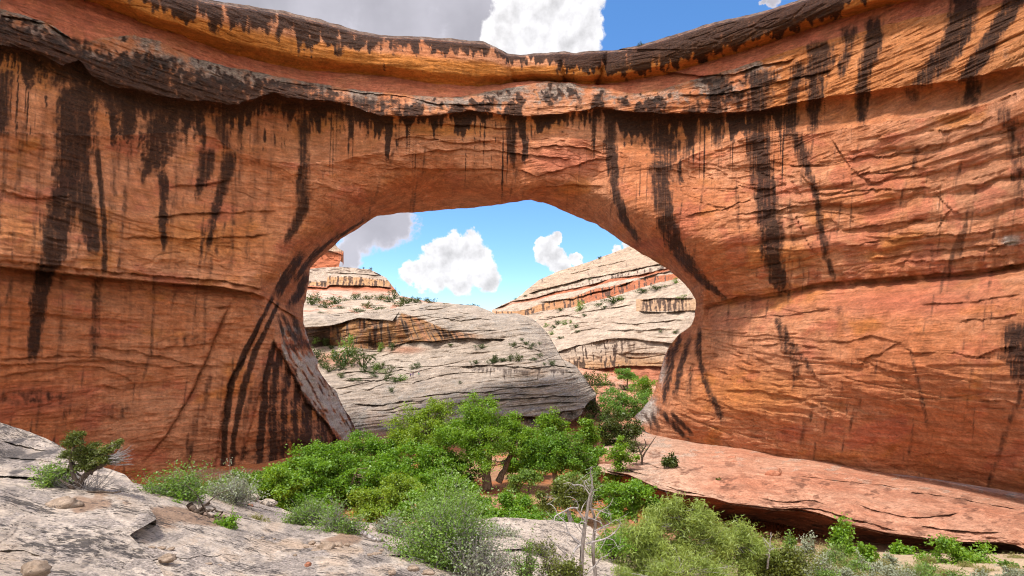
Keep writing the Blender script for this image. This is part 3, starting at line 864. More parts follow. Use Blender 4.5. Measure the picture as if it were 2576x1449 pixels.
    # dark patches low on the left pier
    R = np.maximum(R, 0.8 * np.exp(-((DX - 90) / 140.) ** 2 - ((DY - 1005) / 45.) ** 2))
    V = np.maximum(V, 0.52 * np.exp(-((DX - 90) / 130.) ** 2 - ((DY - 1000) / 32.) ** 2) * (0.8 + nzf))
    V = np.maximum(V, 0.50 * np.exp(-((DX - 470) / 50.) ** 2 - ((DY - 860) / 22.) ** 2) * (0.8 + nzf))
    V = np.maximum(V, 0.40 * np.exp(-((DX - 300) / 60.) ** 2 - ((DY - 1035) / 30.) ** 2) * (0.8 + nzf))
    V = np.maximum(V, 0.50 * np.exp(-((DX - 610) / 60.) ** 2 - ((DY - 1140) / 30.) ** 2) * (0.8 + nzf))
    # paired stripes down the edge of the pier
    S([(684, 752, 5), (650, 820, 6), (620, 880, 8), (582, 965, 9), (566, 1080, 7), (560, 1200, 7)], 1.0, 0.35, 0.15)
    S([(698, 765, 5), (668, 830, 6), (645, 880, 8), (612, 975, 9), (592, 1080, 7), (578, 1200, 7)], 1.0, 0.35, 0.15)
    S([(672, 900, 4), (625, 1000, 4), (605, 1200, 4)], 0.35)
    # stained alcove
    S([(690, 862, 7), (667, 960, 8), (658, 1080, 8), (651, 1220, 8)], 1.0, 0.45, 0.45)
    S([(706, 880, 9), (690, 960, 11), (684, 1050, 10), (688, 1220, 10)], 0.95, 0.55, 0.6)
    S([(728, 910, 9), (716, 1000, 8), (712, 1220, 12)], 0.85, 0.6, 0.7)
    S([(752, 950, 10), (742, 1040, 8), (744, 1220, 14)], 0.9, 0.6, 0.7)
    S([(775, 985, 12), (770, 1060, 14), (775, 1220, 26)], 0.95, 0.4, 0.25)
    S([(812, 1035, 12), (810, 1090, 18), (815, 1220, 30)], 0.75, 0.6, 0.6)
    S([(850, 1085, 14), (850, 1140, 20), (850, 1220, 30)], 0.8, 0.6, 0.6)
    S([(700, 1060, 30), (705, 1120, 44), (710, 1220, 60)], 0.55, 0.6, 0.5)
    # inner underside: dark laminae
    for q in [[(758, 640, 10), (735, 680, 12), (712, 718, 12), (700, 745, 8)], [(800, 625, 7), (772, 665, 8), (745, 700, 9)], [(771, 690, 9), (752, 735, 13), (728, 770, 12)], [(850, 590, 6), (810, 625, 6), (785, 655, 7)], [(745, 640, 4), (715, 690, 4), (690, 735, 4)],
              [(915, 556, 6), (880, 577, 6), (840, 604, 7)]]:
        S(q, 0.95, 0.4, 0.25)
    # apron of grey slickrock
    ap = sst(DX + 0.0 * DY, 0, 1) * 0
    brow = curve([(640, 800), (684, 845), (700, 885), (722, 924), (745, 962), (772, 1010), (800, 1046), (850, 1105), (900, 1160)])
    ap = sst(brow(DX) - DY + 16 * fbm(DX / 30, DY / 30, 6.0, o=4), -10, 22) * sst(DX, 692, 716) * sst(DY, 800, 830) * (DX < 940)
    G = np.maximum(G, ap * (0.30 + 0.6 * nzf))
    V = np.where(ap > 0.4, V * 0.4, V)
    for q in [[(712, 792, 6), (735, 840, 7), (752, 872, 7)], [(735, 795, 8), (752, 835, 9), (768, 868, 8)], [(700, 800, 4), (716, 850, 5)]]:
        S(q, 0.75, 0.5, 0.3)
    drips(DX, DY, V, [(690, 858), (700, 880), (722, 915), (745, 950), (772, 1000), (800, 1036), (850, 1095)], 75, 9, -0.1, 0.95, 6.0)
    # stains of the right haunch and wall
    S([(1535, 280, 14), (1536, 380, 16), (1546, 470, 11), (1568, 545, 11), (1605, 605, 9)], 0.95)
    S([(1665, 405, 26), (1660, 470, 26), (1680, 560, 24), (1698, 620, 22), (1740, 680, 20), (1790, 725, 14), (1822, 748, 9)], 0.9, 0.45, 0.3)
    S([(1905, 330, 26), (1912, 400, 29), (1926, 480, 28), (1935, 560, 30), (1945, 640, 27), (1956, 700, 24), (1966, 735, 12)], 0.95, 0.4, 0.25)
    S([(2005, 335, 16), (2020, 400, 15), (2045, 460, 9), (2058, 520, 9), (2068, 600, 12), (2080, 650, 9), (2098, 700, 7)], 0.8)
    S([(2440, -60, 32), (2425, 20, 34), (2405, 95, 34), (2368, 155, 33), (2320, 212, 28)], 1.0, 0.35, 0.2)
    S([(2570, -40, 34), (2540, 30, 27), (2500, 85, 22), (2470, 140, 24), (2428, 200, 20)], 1.0, 0.35, 0.2)
    S([(2450, 195, 22), (2440, 260, 26)], 0.8)
    S([(2200, 50, 22), (2196, 110, 22), (2172, 200, 18), (2166, 305, 12)], 0.95, 0.4, 0.3)
    S([(2140, 70, 22), (2130, 120, 16), (2115, 190, 10)], 0.75)
    S([(2065, 110, 30), (2062, 150, 36), (2050, 215, 22), (2044, 325, 12)], 0.95, 0.45, 0.4)
    S([(2010, 160, 16), (1992, 250, 15), (1985, 340, 14)], 0.9)
    S([(1915, 180, 40), (1905, 250, 26), (1905, 335, 24)], 0.95, 0.45, 0.4)
    S([(1800, 200, 30), (1802, 260, 18), (1806, 360, 13)], 0.9, 0.45, 0.4)
    S([(1640, 275, 30), (1660, 330, 46), (1680, 400, 34)], 0.9, 0.5, 0.6)
    S([(1735, 270, 18), (1745, 340, 14), (1720, 395, 10)], 0.8)
    S([(1500, 270, 12), (1495, 330, 8)], 0.8)
    S([(1290, 290, 14), (1283, 345, 12), (1290, 410, 8)], 0.9)
    S([(2290, 215, 24), (2300, 262, 14)], 0.45)
    S([(2520, 270, 20), (2550, 330, 22), (2565, 400, 24), (2572, 520, 20)], 0.55, 0.6, 0.5)
    S([(2470, 340, 26), (2480, 390, 22)], 0.35, 0.6, 0.6)
    S([(1850, 440, 5), (1858, 560, 6), (1880, 660, 5)], 0.4)
    S([(1985, 510, 8), (1995, 600, 8), (2020, 690, 6)], 0.4)
    # right pier, rounded nose
    for q, k in [([(1712, 845, 7), (1690, 905, 9), (1678, 960, 8), (1672, 1010, 6)], .8), ([(1735, 850, 6), (1712, 920, 8), (1700, 990, 7)], .8), ([(1690, 870, 7), (1672, 940, 6)], .7), ([(1760, 830, 6), (1755, 880, 9), (1768, 930, 8), (1790, 1000, 9), (1820, 1060, 10)], .75),
                 ([(1740, 920, 6), (1735, 1000, 6)], .6), ([(1960, 800, 14), (1980, 880, 16), (2005, 920, 12), (1995, 980, 8)], .6), ([(1990, 860, 12), (2020, 900, 10), (2050, 950, 6)], .6), ([(2290, 880, 5), (2310, 960, 6), (2335, 1080, 7)], .5),
                 ([(2110, 760, 12), (2120, 830, 14)], .3), ([(1830, 800, 8), (1840, 870, 8)], .35), ([(2556, 820, 30), (2566, 880, 40), (2580, 960, 30)], .95), ([(2520, 890, 20), (2560, 930, 20)], .6), ([(2060, 1000, 8), (2090, 1050, 8)], .4), ([(2420, 740, 40), (2500, 770, 30)], .3)]:
        S(q, k)
    for q in [[(1660, 1030, 8), (1690, 1065, 9), (1730, 1105, 8)], [(1690, 1040, 7), (1740, 1090, 8)], [(1640, 1040, 7), (1655, 1080, 8)], [(1625, 1045, 5), (1640, 1075, 6)]]:
        S(q, 0.8)
    O = np.maximum(O, 0.7 * np.exp(-((DX - 1950) / 160.) ** 2 - ((DY - 650) / 60.) ** 2))
    O = np.maximum(O, 0.6 * np.exp(-((DX - 1900) / 220.) ** 2 - ((DY - 990) / 90.) ** 2))
    O = np.maximum(O, 0.6 * np.exp(-((DX - 500) / 260.) ** 2 - ((DY - 600) / 90.) ** 2))
    O = np.maximum(O, 0.55 * np.exp(-((DX - 60) / 120.) ** 2 - ((DY - 580) / 90.) ** 2))
    G = np.maximum(G, 0.55 * np.exp(-((DX - 1640) / 45.) ** 2 - ((DY - 1020) / 50.) ** 2))
    G = np.maximum(G, 0.55 * np.exp(-((DX - 2540) / 50.) ** 2 - ((DY - 605) / 22.) ** 2))
    R = np.maximum(R, right * 0.55 * sst(nz, -0.1, 0.4) * sst(DY, 330, 420))
    R = np.maximum(R, 0.7 * np.exp(-((DX - 2300) / 300.) ** 2 - ((DY - 760) / 50.) ** 2))
    # faint runs over all plain faces
    plain = (DY > e)
    R = np.maximum(R, plain * 0.62 * sst(fbm(DX / 150, (DY + 0.1 * DX) / 90, 31.0, o=5), 0.0, 0.7))
    O = np.maximum(O, plain * 0.60 * sst(fbm(DX / 170, (DY + 0.1 * DX) / 100, 41.0, o=5), 0.05, 0.8))
    f1 = perlin(DX / 10 + 0.012 * DY, DY / 480, 2.0) + 0.6 * perlin(DX / 4 + 0.012 * DY, DY / 300, 5.0) + 0.25 * fbm(DX / 12, DY / 40, 6.0, o=3)
    reg = sst(fbm(DX / 150, DY / 210, o=2), -0.35, 0.4)
    V = np.maximum(V, plain * 0.44 * sst(f1, 0.05, 0.85) * reg)
    f2 = perlin(DX / 30 + 0.012 * DY, DY / 420, 12.0) + 0.5 * perlin(DX / 8 + 0.012 * DY, DY / 260, 15.0) + 0.25 * fbm(DX / 12, DY / 40, 16.0, o=3)
    V = np.maximum(V, plain * 0.46 * sst(f2, 0.20, 0.9))
    # curtains of fine runs below the shelf, long and crisp
    cn = perlin(DX / 5.5 + 0.006 * DY, DY / 420, 71.0) + 0.55 * perlin(DX / 2.6 + 0.006 * DY, DY / 260, 72.0) + 0.4 * perlin(DX / 14, DY / 400, 73.0)
    cl = 170 + 130 * perlin(DX / 45, 74.5) + 60 * perlin(DX / 12, 75.5)
    creg = sst(perlin(DX / 110, DY / 500, 76.0) + 0.4 * perlin(DX / 40, DY / 300, 77.0), -0.30, 0.25) * (1 - 0.75 * sst(DX, 2050, 2250))
    V = np.maximum(V, (DY > d) * 0.80 * sst(cn, 0.18, 0.52) * creg * (1 - sst(DY - d, cl * 0.6, cl * 1.25)) * sst(cl, 20, 80))
    PA = np.zeros_like(V)
    down = fbm((DX - 0.55 * DY) / 11, (DY + 0.4 * DX) / 60, 61.0, o=4)
    PA = np.maximum(PA, ap * (0.40 + 0.3 * sst(DY, 850, 960) + 0.75 * down))
    V = np.where(ap > 0.2, np.maximum(V, ap * 0.62 * sst(-down, 0.05, 0.5)), V)
    PA = np.maximum(PA, 0.9 * np.exp(-((DX - 1622) / 38.) ** 2 - ((DY - 1035) / 42.) ** 2))
    PA = np.maximum(PA, 0.6 * np.exp(-((DX - 1668) / 22.) ** 2 - ((DY - 930) / 70.) ** 2))
    PA = np.maximum(PA, 0.7 * np.exp(-((DX - 2545) / 45.) ** 2 - ((DY - 605) / 20.) ** 2))
    PA = np.maximum(PA, plain * right * 0.55 * sst(fbm(DX / 60, (DY + 0.13 * DX) / 5.5, 9.0, o=3), 0.38, 0.8) * sst(DY, 850, 950))
    PA = np.maximum(PA, plain * 0.55 * sst(perlin(DX / 9 + 0.012 * DY, DY / 200, 51.0) + 0.5 * perlin(DX / 3.5, DY / 90, 52.0), 0.35, 1.1) * sst(fbm(DX / 90, DY / 120, 53.0, o=2), -0.1, 0.5))
    V = np.clip(V, 0, 1)
    masks = np.stack([V, np.clip(G, 0, 1), np.clip(O, 0, 1), np.clip(R, 0, 1)], -1)
    # ---- wrap round behind the opening's edge and over the rim
    Wf = unp(DX, DY, Yf)
    e0 = Yf[:, 0]
    dirx, diry = DX[:, -1] - DX[:, 0], DY[:, -1] - DY[:, 0]
    ln = np.hypot(dirx, diry)
    back = []
    for step, dep in ((260, 13), (140, 10), (60, 6.5), (18, 2.5)):
        k = np.minimum(step / ln, 0.8)
        back.append(unp(DX[:, 0] + dirx * k, DY[:, 0] + diry * k, e0 + dep))
    e1 = Yf[:, -1]
    fr = [unp(DX[:, -1], DY[:, -1] + 3, e1 + 3), unp(DX[:, -1], DY[:, -1] + 14, e1 + 9), unp(DX[:, -1], DY[:, -1] + 60, e1 + 15)]
    VV = np.concatenate([np.stack(back, 1), Wf, np.stack(fr, 1)], 1)
    PP = np.concatenate([np.repeat(PA[:, :1], 4, 1), PA, np.repeat(PA[:, -1:], 3, 1)], 1).ravel()
    MM = np.concatenate([np.repeat(masks[:, :1], 4, 1) * np.array([.5, 1, 1, 1]), masks, np.repeat(masks[:, -1:], 3, 1)], 1)
    ns, nt = VV.shape[:2]
    fc = grid_faces(ns, nt)
    DYc = np.concatenate([np.repeat(DY[:, :1], 4, 1), DY, np.repeat(DY[:, -1:], 3, 1)], 1)
    bc = np.concatenate([np.repeat(b[:, :1], 4, 1), b, np.repeat(b[:, -1:], 3, 1)], 1)
    dc = np.concatenate([np.repeat(d[:, :1], 4, 1), d, np.repeat(d[:, -1:], 3, 1)], 1)
    zone = np.where(DYc < bc, 0, np.where(DYc < dc, 1, 2)).ravel()
    fz = zone[fc].max(1)
    # the drop from the opening's edge must not be classified by the rim
    root = tag(empty('natural_bridge', (0, 112, -20)), 'massive red sandstone natural bridge streaked with black desert varnish spanning the canyon', 'natural bridge')
    pts = VV.reshape(-1, 3)
    mk = MM.reshape(-1, 4)
    for z, nm in enumerate(('cap_ledge', 'rolled_shelf', 'arch_wall')):
        ff = fc[fz == z][:, ::-1]
        idx, inv = np.unique(ff, return_inverse=True)
        link_mesh(nm, make_mesh(nm, pts[idx], inv.reshape(ff.shape), True, mk[idx], PP[idx]), M_BRIDGE, root)
    return base


bridge_depth = build_bridge()


# ------------------------------------------------------------------ relief terrain
SURF = {}


def on_surface(key):
    DX, DY, Yf = SURF[key]
    return lambda x, y: Yf.ravel()[np.argmin((DX - x) ** 2 + (DY - y) ** 2)]


def relief(name, A, B, ns, nt, ctrl, feats=(), paint=None, mat=None, rough=None, jitter=1.5, seed=0.0, top_back=((2, 4.0), (14, 14.0), (60, 40.0)), fine=None, reg=2e-4, smooth=True, warp=None, side=()):
    """A = lower edge, B = upper edge (matched points, left to right)"""
    p = Patch(A, B, ns, nt, jitter, seed)
    DX, DY = p.DX, p.DY
    if warp is not None:
        DX += warp(DX, DY, p.s[:, None])
    base = Depth(ctrl, reg)
    Y0 = base(DX, DY)
    off = np.zeros_like(Y0)
    for k, ft in enumerate(feats):
        ft = dict(ft)
        crease(DX, DY, off, ft.pop('c'), seed=seed + k, **ft)
    W = unp(DX, DY, Y0)
    if rough is not None:
        off += rough(DX, DY, W[..., 0], W[..., 1], W[..., 2])
    Yf = Y0 + off
    SURF[name + str(seed)] = (DX, DY, Yf)
    masks = paint(DX, DY, W) if paint is not None else np.zeros(DX.shape + (4,))
    P = unp(DX, DY, Yf)
    rows, mrows = [P], [masks]
    for ddy, dY in top_back:
        rows.append(unp(DX[:, -1:], DY[:, -1:] + ddy, Yf[:, -1:] + dY))
        mrows.append(masks[:, -1:])
    V = np.concatenate(rows, 1)
    M = np.concatenate(mrows, 1)
    if side:
        V = np.concatenate([V] + [V[-1:] * (1 + q / V[-1:, :, 1:2]) + np.array([-q * 0.25, 0, -q * 0.15]) for q in side], 0)
        M = np.concatenate([M] + [M[-1:]] * len(side), 0)
    f = grid_faces(V.shape[0], V.shape[1])
    o = link_mesh(name, make_mesh(name, V.reshape(-1, 3), f, smooth, M.reshape(-1, 4)), mat)
    return o, base


def Mk(V, G, O, R):
    return np.clip(np.stack(np.broadcast_arrays(V, G, O, R), -1), 0, 1)


# --- canyon floor: one sheet to the horizon, rising to the viewer's bank
def floor_z(x, y):
    x, y = np.asarray(x, float), np.asarray(y, float)
    z = np.interp(y, [-400, -20, 0, 8, 16, 22, 28, 34, 40, 46, 53, 60, 72, 100, 140, 220, 400, 1000, 6000], [-4, -3.6, -3.5, -4.8, -7.4, -9.5, -11.5, -13.3, -14.9, -16.4, -18.3, -20.0, -20.6, -20.8, -21, -21, -21, -22, -25])
    z = z + 0.4 * fbm(x / 9, y / 9, o=3) * sst(y, 5, 20)
    return z


def build_floor():
    ys = np.concatenate([np.linspace(-60, 0, 12), np.linspace(1, 120, 240), np.linspace(123, 300, 50), np.geomspace(310, 7000, 26)])
    xs = np.concatenate([-np.geomspace(7000, 160, 20), np.linspace(-150, 150, 260), np.geomspace(160, 7000, 20)])
    X, Y = np.meshgrid(xs, ys, indexing='ij')
    Z = floor_z(X, Y)
    P = np.stack([X, Y, Z], -1)
    # red sand bars among the trees, paler soil on the bank
    R = sst(fbm(X / 14, Y / 14, o=3), -0.2, 0.3) * sst(Y, 54, 66)
    O = (1 - sst(Y, 46, 60)) * 0.95
    M = Mk(0 * X, 0 * X, O, R)
    f = grid_faces(*X.shape)
    o = link_mesh('ground', make_mesh('ground', P.reshape(-1, 3), f[:, ::1], True, M.reshape(-1, 4)), M_SOIL)
    tag(o, 'red sandy canyon floor under the trees', 'ground', kind='structure')


M_SOIL = rock_mat('canyon_soil', (0.32, 0.16, 0.085), (0.40, 0.23, 0.135), (0.42, 0.31, 0.20), (0.40, 0.135, 0.05), (0.4, 0.3, 0.22), (0.05, 0.03, 0.02), k=3.0, bump=0.15, strata=0.2, fine=0.7)
build_floor()

# --- grey slickrock dome seen through the opening
def rough_strata(a=0.5, tx=20.0, tz=1.6, tilt=0.08, big=1.2):
    def f(DX, DY, X, Y, Z):
        q = Z - tilt * X
        r = big * fbm(X / 22, Y / 22, Z / 14, o=3)
        r = r + a * fbm(X / tx, q / tz, Y / 40, o=4, g=0.6)
        n = perlin(X / (tx * .7), q / (tz * 1.4), 5.1)
        r = r + a * 1.3 * sst(np.abs(n), 0.13, 0.0) * sst(perlin(X / 24, q / 6, 2.2), -0.1, 0.3)
        return r
    return f


dome_alc_top = [(735, 818), (770, 824), (832, 818), (900, 800), (963, 803), (988, 806), (1002, 800), (1020, 812), (1060, 832), (1120, 846), (1180, 850), (1267, 846)]
dome_alc_bot = [(735, 885), (800, 872), (828, 868), (894, 874), (946, 878), (998, 866), (1034, 858), (1092, 859), (1123, 855), (1155, 850), (1270, 853)]


def paint_dome(DX, DY, W):
    V = np.zeros_like(DX); O = np.zeros_like(DX); R = np.zeros_like(DX)
    nz = fbm(DX / 40, DY / 20, o=4)
    at, ab = curve(dome_alc_top)(DX), curve(dome_alc_bot)(DX)
    at2 = np.where(DX > 1000, np.minimum(at, np.interp(DX, [1000, 1010, 1060, 1130, 1280], [800, 785, 800, 830, 846])), at)
    ins = sst(DY, at2 - 2, at2 + 6) * (1 - sst(DY, ab - 1, ab + 4)) * (1 - sst(DX, 1120, 1290))
    O = np.maximum(O, ins * 0.95)
    lean = np.interp(DX, [760, 980, 1050, 1300], [0.0, 0.1, 0.55, 0.7])
    xs = DX - lean * (DY - at)
    n = perlin(xs / 7.5, DY / 60, 1.7) + 0.7 * perlin(xs / 19, DY / 90, 4.0) + 0.5 * perlin(xs / 3.1, DY / 30, 8.2)
    V = np.maximum(V, ins * sst(n, 0.0, 0.5) * (0.95 - 0.25 * sst(DY, at, ab)) * np.interp(DX, [760, 830, 870, 900, 1100, 1250], [1.1, 1.0, .8, .9, .9, .5]))
    V = np.maximum(V, ins * 0.42 * sst(fbm(xs / 16, DY / 14, 2.0, o=3), -0.3, 0.4))
    R = np.maximum(R, ins * 0.6 * sst(perlin(xs / 30, 7.0), -0.2, 0.3))
    V = np.where((DX < 830), np.maximum(V, ins * 0.75), V)
    # pale floor below alcove with a red stain
    R = np.maximum(R, 0.8 * np.exp(-((DX - 1020) / 60.) ** 2 - ((DY - 880) / 12.) ** 2))
    # grey skin: strongest on the dome and lower right
    G = 0.48 * sst(DX + 0.5 * (DY - 780), 980, 1080) * (1 - sst(DY, 845, 860) * (1 - sst(DX, 1290, 1380)) * (1 - sst(DY, 925, 965)))
    G = np.maximum(G, 0.62 * sst(DY + 0.15 * (DX - 1200), 925, 985))
    G = np.maximum(G, 0.15)
    G = G * (0.8 + 0.4 * nz) * (1 - 0.9 * ins)
    q = DY - 0.18 * (DX - 1100) * np.where(DX < 1200, -1, 0.4)
    V = np.maximum(V, 0.42 * sst(perlin(DX / 55, q / 9, 3.0), 0.15, 0.6) * sst(DY, 900, 1000))
    drips(DX, DY, V, [(1170, 922), (1250, 925), (1330, 930), (1400, 926), (1450, 930)], 26, 7, 0.0, 0.6, 3.0)
    O = np.maximum(O, 0.5 * np.exp(-((DX - 1345) / 60.) ** 2 - ((DY - 938) / 14.) ** 2))
    R = np.maximum(R, 0.45 * np.exp(-((DX - 960) / 120.) ** 2 - ((DY - 1060) / 40.) ** 2))
    R = np.maximum(R, 0.8 * np.exp(-((DX - 840) / 90.) ** 2 - ((DY - 905) / 25.) ** 2))
    # red base, darkened below the overhang
    R = np.maximum(R, sst(DY, 1042, 1052) * sst(DX, 1250, 1300))
    V = np.maximum(V, 0.55 * sst(DY, 1045, 1060) * sst(DX, 1280, 1400))
    return Mk(V, G, O, R)



_DA = [(690, 1210), (760, 1205), (850, 1190), (950, 1180), (1050, 1165), (1150, 1150), (1220, 1140), (1260, 1130), (1300, 1120), (1330, 1105), (1350, 1090), (1385, 1080), (1415, 1070), (1440, 1058), (1462, 1042), (1474, 1020), (1485, 1008), (1497, 1000), (1500, 994)]
_DB = [(690, 792), (735, 792), (790, 791), (860, 790), (905, 789), (957, 777), (1002, 775), (1019, 765), (1050, 762), (1134, 764), (1196, 768), (1227, 780), (1248, 789), (1301, 789), (1339, 800), (1376, 835), (1414, 903), (1449, 920), (1499, 988)]
_dome, dome_depth = relief('hill', _DA, _DB, 760, 420,
    [(700, 1200, 140), (850, 1180, 136), (950, 1120, 142), (1050, 1100, 140), (1200, 1120, 136), (1300, 1090, 138), (1400, 1060, 142), (1462, 1030, 146), (1499, 992, 160),
     (760, 1000, 158), (900, 1000, 160), (1050, 1000, 156), (1200, 1000, 151), (1350, 1000, 148), (1450, 980, 150), (1480, 970, 158),
     (760, 940, 185), (900, 940, 178), (1040, 948, 171), (1200, 930, 168), (1350, 925, 158), (1440, 925, 160), (1449, 920, 170),
     (740, 880, 222), (828, 868, 222), (946, 878, 214), (1034, 858, 206), (1155, 850, 196), (1267, 853, 186), (1360, 870, 176), (1414, 903, 180),
     (770, 822, 216), (832, 817, 216), (900, 800, 216), (988, 806, 208), (1020, 800, 212), (1100, 810, 200), (1200, 815, 194), (1300, 815, 190), (1360, 835, 192), (1376, 835, 200),
     (735, 792, 236), (860, 790, 236), (957, 777, 232), (1050, 762, 232), (1134, 764, 226), (1196, 768, 222), (1243, 788, 214), (1301, 789, 212), (1339, 800, 208)],
    feats=[dict(c=dome_alc_top[:6] + [(1000, 790), (1012, 772)], up=2.0, wu=14, dn=3.5, wd=26, fade=20, wob=3),
           dict(c=[(985, 872), (1034, 858), (1092, 859), (1123, 855), (1155, 850), (1210, 852), (1272, 853)], up=3.0, wu=26, dn=2.2, wd=8, fade=14, wob=1),
           dict(c=[(735, 885), (828, 868), (894, 874), (946, 878), (990, 868)], up=-1.5, wu=18, dn=-1.0, wd=8, wob=2),
           dict(c=[(1150, 925), (1200, 918), (1270, 922), (1350, 925), (1400, 920), (1455, 928)], up=0.8, wu=10, dn=1.6, wd=10, wob=3),
           dict(c=[(1040, 1000), (1100, 990), (1200, 985), (1320, 975), (1440, 965)], up=0.6, wu=9, dn=0.8, wd=9, wob=4),
           dict(c=[(1100, 1015), (1200, 1008), (1330, 1000), (1450, 996), (1480, 995)], up=1.0, wu=10, dn=1.3, wd=10, wob=4),
           dict(c=[(1300, 1020), (1380, 1012), (1475, 1010)], up=0.8, wu=9, dn=0.9, wd=9, wob=3),
           dict(c=[(1255, 1048), (1300, 1044), (1345, 1050), (1400, 1038), (1450, 1030), (1480, 1022)], up=2.2, wu=14, dn=4.5, wd=28, fade=12, wob=2),
           dict(c=[(900, 985), (960, 965), (1040, 962), (1110, 945)], up=0.5, wu=8, dn=0.7, wd=8, wob=5),
           dict(c=[(880, 1015), (960, 1020), (1040, 1010), (1100, 1000)], up=0.6, wu=9, dn=1.0, wd=9, wob=5),
           dict(c=[(960, 1040), (1030, 1030), (1120, 1020)], up=0.5, wu=8, dn=0.8, wd=8, wob=5),
           dict(c=[(830, 938), (900, 935), (960, 940), (1010, 930), (1080, 935)], up=0.6, wu=8, dn=0.9, wd=7, wob=5),
           dict(c=[(850, 955), (930, 958), (1000, 945)], up=0.5, wu=8, dn=0.7, wd=7, wob=4),
           dict(c=[(1060, 790), (1110, 800), (1180, 806), (1260, 800)], up=0.5, wu=8, dn=0.7, wd=7, wob=4),
           dict(c=[(1080, 828), (1160, 832), (1262, 830)], up=0.6, wu=9, dn=0.9, wd=7, wob=3),
           dict(c=[(1050, 775), (1120, 785), (1200, 792)], up=0.4, wu=7, dn=0.5, wd=6, wob=4),
           dict(c=[(1110, 885), (1160, 890), (1230, 886)], up=0.4, wu=7, dn=0.6, wd=6, wob=5),
           dict(c=[(1270, 876), (1310, 868), (1350, 880), (1390, 905)], up=0.4, wu=7, dn=0.6, wd=6, wob=4)],
    paint=paint_dome, mat=M_DOME, rough=rough_strata(0.85, 22, 1.2, 0.12, 1.5), jitter=1.2, seed=2.0)
tag(_dome, 'grey rounded slickrock dome with a streaked alcove behind the bridge', 'slickrock dome', kind='structure')


# --- bushy terrace between dome and butte
def paint_terrace(DX, DY, W):
    nz = fbm(DX / 30, DY / 10, o=3)
    return Mk(0 * DX, 0.25 + 0 * DX, 0.35 * sst(nz, 0.1, 0.4), 0.6 * sst(fbm(DX / 40, DY / 9, 3.3, o=3), 0.2, 0.5))


_ter, ter_depth = relief('hill', [(690, 830), (800, 830), (950, 820), (1050, 812), (1200, 806), (1245, 800)], [(690, 728), (800, 730), (960, 738), (1010, 746), (1070, 757), (1100, 763), (1190, 768), (1235, 782)][:6] if False else [(690, 728), (800, 730), (990, 740), (1070, 757), (1190, 768), (1240, 786)], 260, 110,
    [(690, 830, 236), (900, 820, 240), (1100, 806, 242), (1245, 800, 236), (690, 728, 420), (850, 732, 430), (990, 740, 420), (1070, 757, 340), (1190, 768, 290), (1240, 786, 262), (800, 780, 300), (950, 780, 300)],
    feats=[dict(c=[(860, 772), (920, 768), (990, 770), (1030, 772)], up=1.2, wu=5, dn=2.2, wd=5, wob=2), dict(c=[(760, 765), (800, 770), (860, 768)], up=1, wu=5, dn=2.0, wd=5, wob=2), dict(c=[(790, 785), (850, 788), (930, 780)], up=1, wu=5, dn=1.6, wd=5, wob=2)],
    paint=paint_terrace, mat=M_CLIFF, rough=rough_strata(0.6, 20, 2.0, 0.02, 1.0), jitter=1.0, seed=3.0)
tag(_ter, 'cream bushy terrace below the striped butte', 'terrace', kind='structure')


# --- striped butte and the red tower behind it
def paint_butte(DX, DY, W):
    V = np.zeros_like(DX)
    lo = np.interp(DX, [770, 822, 824, 985], [718, 722, 717, 722])
    up = np.interp(DX, [770, 822, 824, 900, 985], [705, 706, 693, 694, 704])
    n = perlin(DX / 4.0, DY / 24, 2.2) + 0.6 * perlin(DX / 11, DY / 30, 6.1) + 0.4 * fbm(DX / 5, DY / 6, o=3)
    V = np.maximum(V, sst(DY, up - 1, up + 3) * (1 - sst(DY, lo - 2, lo + 2)) * sst(n, -0.25, 0.35) * 0.95 * np.interp(DX, [940, 985], [1, .45]))
    V = np.maximum(V, 0.62 * sst(fbm(DX / 20, DY / 4, o=3), -0.2, 0.3) * (1 - sst(DY, 683, 690)))
    G = 0.55 * (1 - sst(DY, up - 2, up + 4))
    O = 0.75 * sst(DY, up, up + 6) * (1 - sst(DY, lo - 2, lo + 1))
    R = 0.95 * sst(DY, lo - 2, lo + 1) * (1 - 0.6 * sst(DY, lo + 6, lo + 16))
    return Mk(V, G, O, R)


_bu, butte_depth = relief('hill', [(700, 770), (770, 768), (850, 768), (950, 765), (1000, 758), (1010, 752)], [(700, 678), (780, 676), (825, 672), (853, 671), (900, 674), (925, 676), (957, 687), (965, 695), (978, 703), (983, 711), (1010, 750)][:1] + [(780, 676), (853, 671), (930, 677), (972, 699), (1010, 750)], 240, 110,
    [(700, 770, 470), (850, 768, 470), (1000, 758, 470), (700, 678, 560), (800, 676, 560), (900, 674, 552), (957, 687, 548), (983, 707, 540), (1000, 745, 500), (780, 722, 525), (900, 722, 520), (975, 722, 522), (900, 700, 530)],
    feats=[dict(c=[(700, 726), (770, 722), (822, 724), (830, 717), (900, 718), (950, 720), (985, 724)], up=4.0, wu=9, dn=8, wd=5, fade=6, wob=0.8),
           dict(c=[(828, 686), (900, 688), (960, 694)], up=2, wu=4, dn=4, wd=3, fade=6, wob=0.6), dict(c=[(940, 684), (980, 700)], up=2, wu=4, dn=5, wd=3, fade=5, wob=.5)],
    paint=paint_butte, mat=M_CLIFF, rough=rough_strata(1.0, 30, 3.0, 0.0, 2.0), jitter=0.7, seed=4.0, top_back=((1, 12.0), (6, 40.0), (30, 90.0)))
# the vertical joint between the two blocks
tag(_bu, 'distant flat topped butte with dark vertical stripes left in the opening', 'butte', kind='structure')


def paint_tower(DX, DY, W):
    n = perlin(DX / 5.0, 9.2) + 0.5 * perlin(DX / 2.5, 3.3)
    return Mk(0.6 * sst(n, 0.25, 0.6), 0.3 * (1 - sst(DY, 628, 636)), 0 * DX, 0.95 * sst(DY, 628, 640) + 0.2)


